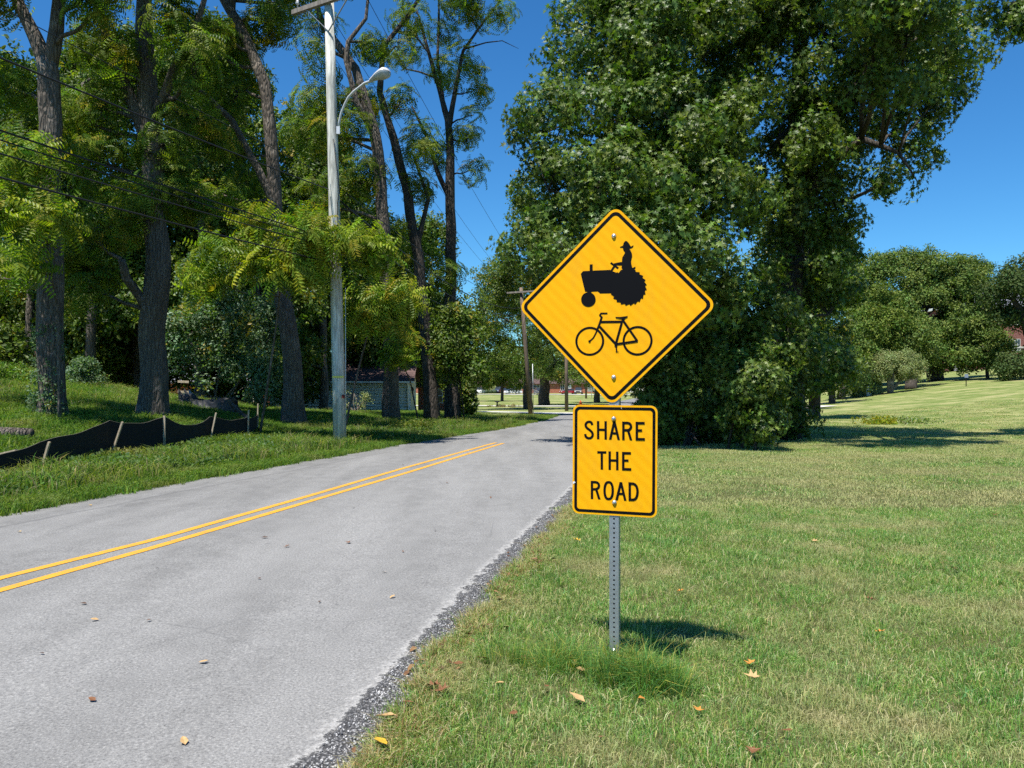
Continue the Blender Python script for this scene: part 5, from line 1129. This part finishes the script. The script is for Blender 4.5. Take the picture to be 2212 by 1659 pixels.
for i in range(1, 7):
    mb = MB(); a, t_ = feet[i] - sb, tops[i] - sb; mb.bar(a - Vector((0, 0, .1)), t_, .045, .032); mb.build('stake', M['stake'], sf)
# collapsed plastic sheet further back
ps = empty('plastic_sheet', G(470, 29), 'crumpled shiny black plastic sheet sagging over the bank behind the fence', 'plastic sheet', rz=0); pc = ps.location
nu, nv = 44, 12; V = []
key = [(385, 838, 868, 29), (395, 850, 885, 28.6), (420, 862, 897, 28), (450, 866, 912, 27.5), (480, 862, 915, 27), (493, 860, 920, 26.5), (515, 880, 925, 25.5), (535, 897, 930, 24.2), (560, 925, 950, 22.2)]
ku = np.array([k[0] for k in key])
for j in range(nu):
    u = 385 + (560 - 385) * j / (nu - 1); vt = np.interp(u, ku, [k[1] for k in key]); vb = np.interp(u, ku, [k[2] for k in key]); Y = np.interp(u, ku, [k[3] for k in key])
    for r_ in range(nv):
        s_ = r_ / (nv - 1); q = P(u, vt + (vb - vt) * s_, Y - .9 * s_ + .30 * noise.noise((j * .22, s_ * 2.5, 1)) + .12 * noise.noise((j * .7, s_ * 5, 2)))
        q.z += .10 * noise.noise((j * .3, s_ * 3, 4)); V.append(tuple(q - pc))
mb = MB(); mb.v = V; mb.f = [(j * nv + r_, j * nv + r_ + 1, (j + 1) * nv + r_ + 1, (j + 1) * nv + r_) for j in range(nu - 1) for r_ in range(nv - 1)]; mb.build('sheet', M['plastic'], ps, True)
mb = MB(); mb.v = [(v[0] * 1., v[1] + .5, v[2] + .02) for v in V[0:nv * 30:1]]; mb.f = [(j * nv + r_, j * nv + r_ + 1, (j + 1) * nv + r_ + 1, (j + 1) * nv + r_) for j in range(29) for r_ in range(0, 4)]; mb.build('folded_edge', M['plastic'], ps, True)
mb = MB()
a = gp(-8, 998); mb.bar(a + Vector((-.3, 0, .05)), P(36, 973, a.y - .3), .05, .04); o = mb.build('fallen_stake', M['stake'], None); tag(o, 'pale broken stake sticking up at the left frame edge', 'stake')
g = gp(325, 1026); mb = MB(); mb.box((0, 0, .05), (1.0, .14, .05), Matrix.Rotation(.02, 3, 'Y')); o = mb.build('wooden_plank', M['stake'], None, False, gp(170, 1028)); tag(o, 'weathered plank lying in the verge grass below the fence', 'plank')
mb = MB(); g = gp(5, 950); mb.tube([g + Vector((-1.5, .1, .12)), g + Vector((-.2, 0, .12)), g + Vector((.55, .1, .1))], [.16, .15, .12], 12, .15); o = mb.build('fallen_log', M['bark'], None, True); tag(o, 'fallen log in the grass at the left edge', 'log')
# rail fence seen past the stout trunk
rf = empty('rail_fence', G(405, 33), 'low pale rail fence glimpsed right of the stout forked trunk', 'fence'); rb = rf.location
for v in (824, 846):
    mb = MB(); mb.bar(P(384, v, 33) - rb, P(408, v + 1, 33) - rb, .03, .10); mb.build('rail', M['stake'], rf)

# ------------------------------------------------------------------ buildings
def shingle_mat(name, c):
    m = mat(name, rough=.9, spec=.15); q = N(m); p = q.obj(); br = q.n('ShaderNodeTexBrick', Scale=1.); br.inputs['Color1'].default_value = (*c, 1); br.inputs['Color2'].default_value = (*[a * .7 for a in c], 1); br.inputs['Mortar'].default_value = (*[a * .5 for a in c], 1)
    br.inputs['Brick Width'].default_value = .3; br.inputs['Row Height'].default_value = .14; br.inputs['Mortar Size'].default_value = .006; sc = q.t.nodes.new('ShaderNodeMapping'); sc.inputs['Rotation'].default_value = (R(90), 0, 0); q.l(p, sc.inputs[0]); q.l(sc.outputs[0], br.inputs[0]); q.col(q.mix(.35, br.outputs[0], q.noise(p, 5, 4), 'MULTIPLY') if False else br.outputs[0]); return m
def brick_mat(name, c):
    m = mat(name, rough=.9, spec=.15); q = N(m); p = q.obj(); br = q.n('ShaderNodeTexBrick', Scale=1.); br.inputs['Color1'].default_value = (*c, 1); br.inputs['Color2'].default_value = (*[a * .65 for a in c], 1); br.inputs['Mortar'].default_value = (.32, .28, .25, 1)
    br.inputs['Brick Width'].default_value = .22; br.inputs['Row Height'].default_value = .075; br.inputs['Mortar Size'].default_value = .006; mp_ = q.t.nodes.new('ShaderNodeMapping'); mp_.inputs['Rotation'].default_value = (R(90), 0, 0); q.l(p, mp_.inputs[0]); q.l(mp_.outputs[0], br.inputs[0]); q.col(br.outputs[0]); return m
M['shingle'] = shingle_mat('brown_shingle', (.115, .075, .07)); M['shingle_grey'] = shingle_mat('grey_shingle', (.22, .23, .26))
M['brick'] = brick_mat('orange_brick', (.42, .11, .045)); M['brick_dark'] = brick_mat('dark_red_brick', (.20, .045, .035))
def plain(name, c, rough=.7, spec=.3):
    m = mat(name, c, rough, 0, spec); q = N(m); q.col(q.mix(q.noise(q.pos(), 1.7, 6, .65), tuple(a * .78 for a in c), tuple(min(.9, a * 1.1) for a in c))); return m
M['siding'] = plain('cream_siding', (.66, .63, .52)); M['trim'] = plain('white_trim', (.75, .74, .70)); M['cream'] = plain('cream_trim', (.52, .46, .30)); M['glass'] = mat('window_glass', (.03, .035, .04), .08, 0, .6); M['doorgrey'] = plain('grey_door', (.3, .3, .3))
def roof_prism(root, x0, x1, y0, y1, ze, zr, m, over=.3, th=.1, name='roof'):
    ym = (y0 + y1) / 2; mb = MB(); a = (zr - ze) / (ym - y0)
    for sgn, ya in ((1, y0 - over), (-1, y1 + over)):
        zl = ze - a * over
        p = [(x0 - over, ya, zl), (x1 + over, ya, zl), (x1 + over, ym, zr), (x0 - over, ym, zr)]
        mb.add(p + [(x, y, z + th) for x, y, z in p], [(0, 3, 2, 1), (4, 5, 6, 7), (0, 1, 5, 4), (1, 2, 6, 5), (2, 3, 7, 6), (3, 0, 4, 7)])
    return mb.build(name, m, root)
# garage with cream siding boards, behind the grey trunk
gY = 50.; gx1 = (886 - 1106) / F * gY; gz = float(zg(gx1, gY)) - .15
gar = empty('garage', (gx1, gY, gz), 'low cream-sided garage with brown shingle roof behind the trunks', 'garage', rz=R(3)); eave = P(0, 819, gY).z - gz; ridge = P(0, 778, gY + 2.6).z - gz
Wd = 9.; D = 5.2
mb = MB(); mb.box((-Wd / 2, D / 2, (eave - .5) / 2), (Wd, D, eave + .5)); mb.build('wall', M['siding'], gar)
mb = MB(); mb.add([(0.01, 0, eave), (0.01, D, eave), (0.01, D / 2, ridge - .05), (-.15, 0, eave), (-.15, D, eave), (-.15, D / 2, ridge - .05)], [(0, 1, 2), (3, 5, 4), (0, 2, 5, 3), (1, 4, 5, 2)]); mb.build('gable', M['cream'], gar)
roof_prism(gar, -Wd, 0, 0, D, eave, ridge, M['shingle'], .3)
bh = .205; nb = int((eave + .3) / bh)
board = None
for i in range(nb):
    z = -.25 + i * bh
    if board is None:
        mb = MB(); mb.add([(-Wd, -.075, .012), (0, -.075, .012), (0, -.012, bh), (-Wd, -.012, bh), (-Wd, 0, 0), (0, 0, 0)], [(0, 1, 2, 3), (0, 4, 5, 1)]); board = mb.build('siding_board', M['siding'], gar, False, (0, 0, z))
    else:
        c = board.copy(); COL.objects.link(c); c.parent = gar; c.location = (0, 0, z)
mb = MB(); mb.box((-.06, -.03, eave / 2 - .1), (.16, .10, eave + .1)); mb.build('corner_board', M['trim'], gar)
mb = MB(); mb.box((.03, 1.3, eave / 2), (.05, 2.4, eave)); mb.build('side_wall', M['cream'], gar)
mb = MB(); mb.box((-Wd / 2, -.40, eave - .19), (Wd + .6, .11, .11)); mb.build('gutter', M['trim'], gar)
mb = MB(); mb.tube([(-.14, -.38, eave - .22), (-.14, -.14, eave - .42), (-.14, -.12, 0)], .04, 8); mb.build('downpipe', M['trim'], gar, True)
mb = MB(); mb.lathe([(.05, 0), (.09, .08), (.09, .26), (.02, .34)], (.10, .55, eave - .85), 8); mb.build('wall_lamp', M['black'], gar)
# generic small house
def window(root, x, z, w, h, y=-.03, bars=True):
    f = MB(); f.box((x, y - .02, z + h / 2 + .03), (w + .1, .05, .06)); f.box((x, y - .02, z - h / 2 - .03), (w + .14, .07, .06))
    for s_ in (-1, 1): f.box((x + s_ * (w / 2 + .02), y - .02, z), (.055, .05, h))
    if bars: f.box((x, y - .022, z), (w, .03, .045)); f.box((x, y - .024, z), (.045, .03, h))
    fr = f.build('window', M['trim'], root); g = MB(); g.box((x, y, z), (w, .03, h)); g.build('pane', M['glass'], fr); return fr
def house(u, v, Y, Wd, D, h, rh, label, wallm, roofm, wins, doors, name='brick_house', rz=0., grp='brick houses beyond the lawn', drop=.3, chim=None):
    b = P(u, v, Y); b.z = float(zg(b.x, b.y)); root = empty(name, b, label, 'house', grp, rz)
    mb = MB(); mb.box((0, D / 2, (h - drop) / 2), (Wd, D, h + drop)); mb.build('wall', wallm, root)
    for s_ in (-1, 1):
        mb = MB(); x = s_ * (Wd / 2 - .06); mb.add([(x + .055, .01, h), (x + .055, D - .01, h), (x + .055, D / 2, h + rh - .06), (x - .055, .01, h), (x - .055, D - .01, h), (x - .055, D / 2, h + rh - .06)], [(0, 1, 2), (3, 5, 4), (0, 2, 5, 3), (1, 4, 5, 2)])
        mb.build('gable', wallm, root)
    rf_ = roof_prism(root, -Wd / 2, Wd / 2, 0, D, h, h + rh, roofm, .5, .15)
    if chim is not None: mb = MB(); mb.box((chim, D * .55, h + rh), (.9, .6, 1.4)); mb.build('chimney', wallm, rf_)
    for x, z, w, hh in wins: window(root, x, z, w, hh)
    for x, w, hh in doors:
        mb = MB(); mb.box((x, -.03, hh / 2 + .15), (w + .24, .06, hh + .12)); f = mb.build('door_frame', M['trim'], root); mb = MB(); mb.box((x, -.07, hh / 2 + .12), (w, .05, hh)); mb.build('door', M['trim'], root)
        mb = MB(); mb.box((x, -.7, .08), (w + 1.6, 1.3, .25)); mb.build('step', M['concrete'], root)
    return root
house(955, 848, 215, 24, 9, 2.9, 3.0, 'long orange brick house with a grey roof and white door on the far slope', M['brick'], M['shingle_grey'], [(-2.0, 1.7, 2.6, 1.3), (-7.5, 1.7, 2.2, 1.1), (7.6, 1.6, 2.2, 1.3)], [(2.6, 1.1, 2.2)], drop=1.5, chim=-6).location.x = (942 - 1106) / F * 215 + 0
house(1190, 850, 212, 30, 9, 2.8, 2.6, 'orange brick house with a brown roof behind the broad maple', M['brick'], M['shingle'], [(3.2, 1.6, 1.0, 1.5), (-4, 1.6, 1.8, 1.2), (-9, 1.6, 1.8, 1.2)], [(5.0, 1.1, 2.1)], drop=1.5, chim=4)
house(1338, 850, 225, 16, 9, 2.8, 2.4, 'pale house half hidden behind the lower tip of the diamond sign', plain('pale_wall', (.62, .60, .56)), M['shingle_grey'], [(-3, 1.6, 1.8, 1.2), (3, 1.6, 1.8, 1.2)], [(0, 1.1, 2.1)], name='pale_house', drop=1.5)
house(965, 868, 62, 4.6, 6, 2.2, 1.5, 'brick house in deep shade behind the leaning dark trunk', M['brick'], M['shingle'], [(-.9, 1.3, 1.1, 1.1)], [(1.1, .9, 1.9)], rz=R(4), drop=.8)
house(90, 700, 44, 8, 6, 3.4, 2.0, 'brown-roofed house hidden in the shade behind the mound', M['brick_dark'], M['shingle'], [(-2, 1.6, 1.1, 1.3), (2, 1.6, 1.1, 1.3)], [], rz=R(-8), drop=.8, name='shaded_house')
house(480, 830, 66, 9, 6, 2.8, 1.8, 'grey-roofed brick house glimpsed through the grey-green bush', M['brick'], M['shingle_grey'], [(-1.5, 1.6, 1.4, 1.2), (2.6, 1.6, 1.4, 1.2)], [(.7, .9, 2.0)], rz=R(6), drop=.8, name='hidden_house')
# brick hall on the hill
hY = 150.; hb = P(2235, 800, hY); hb.z = float(zg(hb.x, hb.y)) - .3
hall = empty('brick_hall', hb, 'large dark red brick hall with white sash windows on top of the hill', 'brick building'); HW, HD, HH = 34., 14., 11.5
mb = MB(); mb.box((0, HD / 2, HH / 2 - .5), (HW, HD, HH + 1)); mb.build('wall', M['brick_dark'], hall)
mb = MB(); mb.box((0, HD / 2, HH + .2), (HW + .8, HD + .8, .5)); mb.build('cornice', M['trim'], hall)
mb = MB(); mb.box((0, -.05, 3.9), (HW + .06, .12, .35)); mb.build('string_course', M['concrete'], hall)
roof_prism(hall, -HW / 2, HW / 2, 0, HD, HH + .5, HH + 3.6, M['shingle_grey'], .5, .2)
def usash(u, v, w, h):
    window(hall, (u - 1106) / F * hY - hb.x, 1.5 - (v - 829.5) / F * hY - hb.z, w, h, -.02)
for u, v, w, h in ((2186, 745, .95, 2.2), (2198, 745, .95, 2.2), (2222, 745, .95, 2.2), (2234, 745, .95, 2.2), (2112, 707, 1.1, 2.0), (2074, 707, 1.1, 2.0), (2186, 690, 1.0, 2.0), (2198, 690, 1.0, 2.0), (2222, 690, 1.0, 2.0), (2158, 798, 1.2, 1.6), (2135, 798, 1.2, 1.6), (2200, 798, 1.2, 1.6), (2112, 745, 1.1, 2.1), (2074, 745, 1.1, 2.1), (2150, 745, 1.1, 2.1)): usash(u, v, w, h)
pc_ = G(2064, 150); w_ = empty('garden_shed', pc_, 'small white shed with a dark door left of the brick hall', 'shed'); w_.location.z = float(pc_.z)
mb = MB(); mb.box((0, 1.4, 1.1), (2.6, 2.8, 2.4)); mb.build('wall', M['trim'], w_); roof_prism(w_, -1.3, 1.3, 0, 2.8, 2.3, 3.3, M['shingle_grey'], .2); mb = MB(); mb.box((.3, -.03, 1.), (1.2, .06, 1.7)); mb.build('door', M['doorgrey'], w_)
# ------------------------------------------------------------------ cars far away
def paint(name, c): 
    m = mat(name, c, .3, 0, .5); m.node_tree.nodes['Principled BSDF'].inputs['Coat Weight'].default_value = .8; return m
M['tyre'] = mat('tyre_rubber', (.015, .015, .015), .9); M['rim'] = mat('wheel_rim', (.4, .4, .4), .4, .7)
def car(u, Y, rz, c, label, kind='sedan', name='parked_car', grp='cars parked by the far houses', dz=0.):
    b = G(u, Y); b.z += dz; root = empty(name, b, label, 'car', grp, rz); pm = paint('paint', c)
    L, Wc, H = (4.6, 1.8, 1.45) if kind == 'sedan' else (4.7, 1.9, 1.75)
    prof = [(-L / 2, .35), (-L / 2, .75), (-L / 2 + .15, .88), (-L * .30, .95), (L * .24, .98), (L / 2 - .1, .86), (L / 2, .6), (L / 2, .35)] if kind == 'sedan' else [(-L / 2, .35), (-L / 2, .85), (-L / 2 + .15, 1.02), (-L * .27, 1.08), (L * .45, 1.10), (L / 2, .9), (L / 2, .35)]
    n = len(prof); mb = MB(); ws = [Wc / 2] * n
    mb.add([(x, -Wc / 2 + (.05 if z > .8 else 0), z) for x, z in prof] + [(x, Wc / 2 - (.05 if z > .8 else 0), z) for x, z in prof], [tuple(range(n)), tuple(range(2 * n - 1, n - 1, -1))] + [(i, (i + 1) % n, n + (i + 1) % n, n + i)[::-1] for i in range(n)])
    mb.build('body', pm, root)
    cp = [(-L * .28, .96), (-L * .13, H - .06), (L * .08, H), (L * .20, H - .08), (L * .36, .97)] if kind == 'sedan' else [(-L * .25, 1.08), (-L * .12, H - .04), (L * .15, H), (L * .40, H - .06), (L * .46, 1.1)]
    n = len(cp); y1, y2 = Wc / 2 - .06, Wc / 2 - .25
    def yy(z): return y1 + (y2 - y1) * (z - .96) / (H - .96)
    mb = MB(); mb.add([(x, -yy(z), z) for x, z in cp] + [(x, yy(z), z) for x, z in cp], [tuple(range(n)), tuple(range(2 * n - 1, n - 1, -1))] + [(i, i + 1, n + i + 1, n + i)[::-1] for i in range(n - 1)]); mb.build('windows', M['glass'], root)
    mb = MB(); x0, x1 = cp[1][0] + .05, cp[3][0] - .02; mb.box(((x0 + x1) / 2, 0, H), (x1 - x0, 2 * y2 + .06, .06)); mb.build('car_roof', pm, root)
    for sx in (-.30, .31):
        for sy in (-1, 1):
            mb = MB(); mb.lathe([(.30, -.1), (.33, -.08), (.33, .08), (.30, .1)], (L * sx, sy * (Wc / 2 - .08), .33), 14, Matrix.Rotation(R(90), 3, 'X')); w = mb.build('wheel', M['tyre'], root)
            mb = MB(); mb.lathe([(.19, -.005), (.18, .005)], (L * sx, sy * (Wc / 2 + .03), .33), 12, Matrix.Rotation(R(90), 3, 'X')); mb.build('rim', M['rim'], w)
    for sy in (-1, 1):
        mb = MB(); mb.box((-L / 2 - .01, sy * Wc * .36, .72), (.05, .32, .14)); mb.build('headlight', M['trim'], root)
        mb = MB(); mb.box((L / 2 + .01, sy * Wc * .38, .75), (.05, .26, .16)); mb.build('tail_light', mat('red_lens', (.35, .01, .01), .3) if 'red_lens' not in bpy.data.materials else bpy.data.materials['red_lens'], root)
    return root
car(1078, 212, R(68), (.02, .04, .10), 'blue car facing the road on the driveway of the brick house', 'suv')
car(1097, 208, R(120), (.02, .02, .025), 'dark car behind the white sedan', 'sedan'); bpy.context.view_layer.update()
car(1108, 200, R(205), (.75, .75, .75), 'white sedan parked in front of the far brick house')
car(1037, 205, R(80), (.7, .7, .7), 'white car partly behind the clipped shrub left of the brick house', 'suv')
car(1165, 190, R(100), (.02, .02, .02), 'dark car in shade just right of the leaning pole', 'suv')
car(1229, 195, R(20), (.25, .012, .012), 'dark red car beside the red-brown utility pole')
car(1250, 196, R(80), (.03, .03, .03), 'dark car right of the red car', 'suv')
car(465, 50, R(60), (.04, .09, .20), 'blue car glimpsed through the grey-green bush', 'sedan', grp=None, dz=.1)
car(437, 52, R(60), (.14, .18, .22), 'grey-blue car beside the blue one behind the bush', 'sedan', grp=None, dz=.1)
# birdbath
b = G(1074, 98); bb = empty('birdbath', b, 'dark stone birdbath standing in a flower bed on the far lawn', 'birdbath'); st = plain('dark_stone', (.06, .06, .06))
mb = MB(); mb.lathe([(.22, 0), (.2, .05), (.10, .12), (.085, .5), (.12, .6)], (0, 0, 0), 12); mb.build('pedestal', st, bb, True); mb = MB(); mb.lathe([(.12, .6), (.34, .68), (.40, .74), (.37, .74), (.1, .68), (.001, .67)], (0, 0, 0), 14); mb.build('basin', st, bb, True)
random.seed(77); weedpatch('flower_bed', 'small flower bed with weeds around the birdbath', 'flower bed', 1085, 876, 98, 32, 4, 40, [(.10, .15, .03), (.25, .12, .05)], 1.2)
# hydrants
def hydrant(u, Y, label, s=1.):
    b = G(u, Y); r_ = empty('fire_hydrant', b, label, 'fire hydrant'); hm = plain('hydrant_red', (.45, .07, .02)); mb = MB(); mb.lathe([(.17 * s, 0), (.17 * s, .04), (.11 * s, .06), (.11 * s, .52 * s), (.14 * s, .54 * s), (.13 * s, .62 * s), (.05 * s, .74 * s), (.03, .8 * s)], (0, 0, 0), 12); mb.build('barrel', hm, r_, True)
    mb = MB(); mb.bar((-.2 * s, 0, .42 * s), (.2 * s, 0, .42 * s), .1 * s); mb.build('nozzle', hm, r_)
hydrant(1254, 96, 'orange-red fire hydrant on the grass above the lower sign', 1.1); hydrant(1867, 93, 'red and white hydrant between the two dark clipped conifers', 1.8)
b = G(1876, 93); mb = MB(); mb.box((0, 0, .55), (.75, .5, 1.1)); mb.box((0, 0, 1.12), (.82, .58, .06)); mb.box((0, -.26, .6), (.18, .02, .5)); o = mb.build('utility_cabinet', M['trim'], None, False, b); tag(o, 'white utility cabinet beside the red hydrant under the dogwood', 'cabinet')
for u, hh, lab in ((1870 - 16, 2.3, 'tall narrow dark conifer left of the red hydrant'), (1886 + 4, 1.9, 'wide dark clipped conifer right of the utility cabinet')):
    bush('clipped_conifer', lab, 'conifer', G(u, 93), [((G(u, 93).x, 93, float(zg(G(u, 93).x, 93)) + z), (.62 - .18 * z / hh * 1.5 * .8, .6, .5)) for z in np.linspace(.35, hh + .6, 6)], 'bush', leaf_mat('conifer_' + lab[:4], .1, .6, .2), 140 + u % 7, sub=.3, per=26, cover=2.2, group='dark clipped conifers', scl=(.7, 1.1))
# small sign post and notice board
b = G(2087, 88); sp = empty('small_sign', b, 'small blue-grey sign on a thin dark post on the right slope', 'sign'); mb = MB(); mb.box((0, 0, .6), (.07, .07, 1.3)); mb.build('post', M['black'], sp); mb = MB(); mb.box((0, -.05, 1.15), (.42, .03, .42)); mb.build('panel', plain('bluegrey', (.20, .24, .32)), sp)
b = G(1278, 150); sp = empty('notice_board', b, 'grey rectangular board on a single post beyond the far lawn', 'sign'); mb = MB(); mb.tube([(0, 0, 0), (0, 0, 3.0)], .06, 8); mb.build('post', M['lampgrey'], sp, True); mb = MB(); mb.box((0, -.08, 2.4), (1.6, .05, 2.1)); mb.build('panel', plain('boardgrey', (.28, .31, .28)), sp)
b = G(1292, 120); sp = empty('warning_post', b, 'thin yellow post beyond the lawn under the diamond sign', 'post'); mb = MB(); mb.tube([(0, 0, 0), (0, 0, 3.6)], .05, 8); mb.build('post', plain('yellowpost', (.5, .4, .05)), sp, True)
for u, lab in ((1051, 'leftmost of three round shrubs below the far house window'), (1060, 'middle one of three round shrubs below the far house window'), (1069, 'rightmost of three round shrubs below the far house window')):
    g = G(u, 209); mb = MB(); mb.ball((0, 0, .45), (.65, .6, .6), 12, 8, .25); o = mb.build('round_shrub', plain('shrubgreen', (.035, .06, .02)), None, True, g); tag(o, lab, 'shrub', 'shrubs below the far house window')
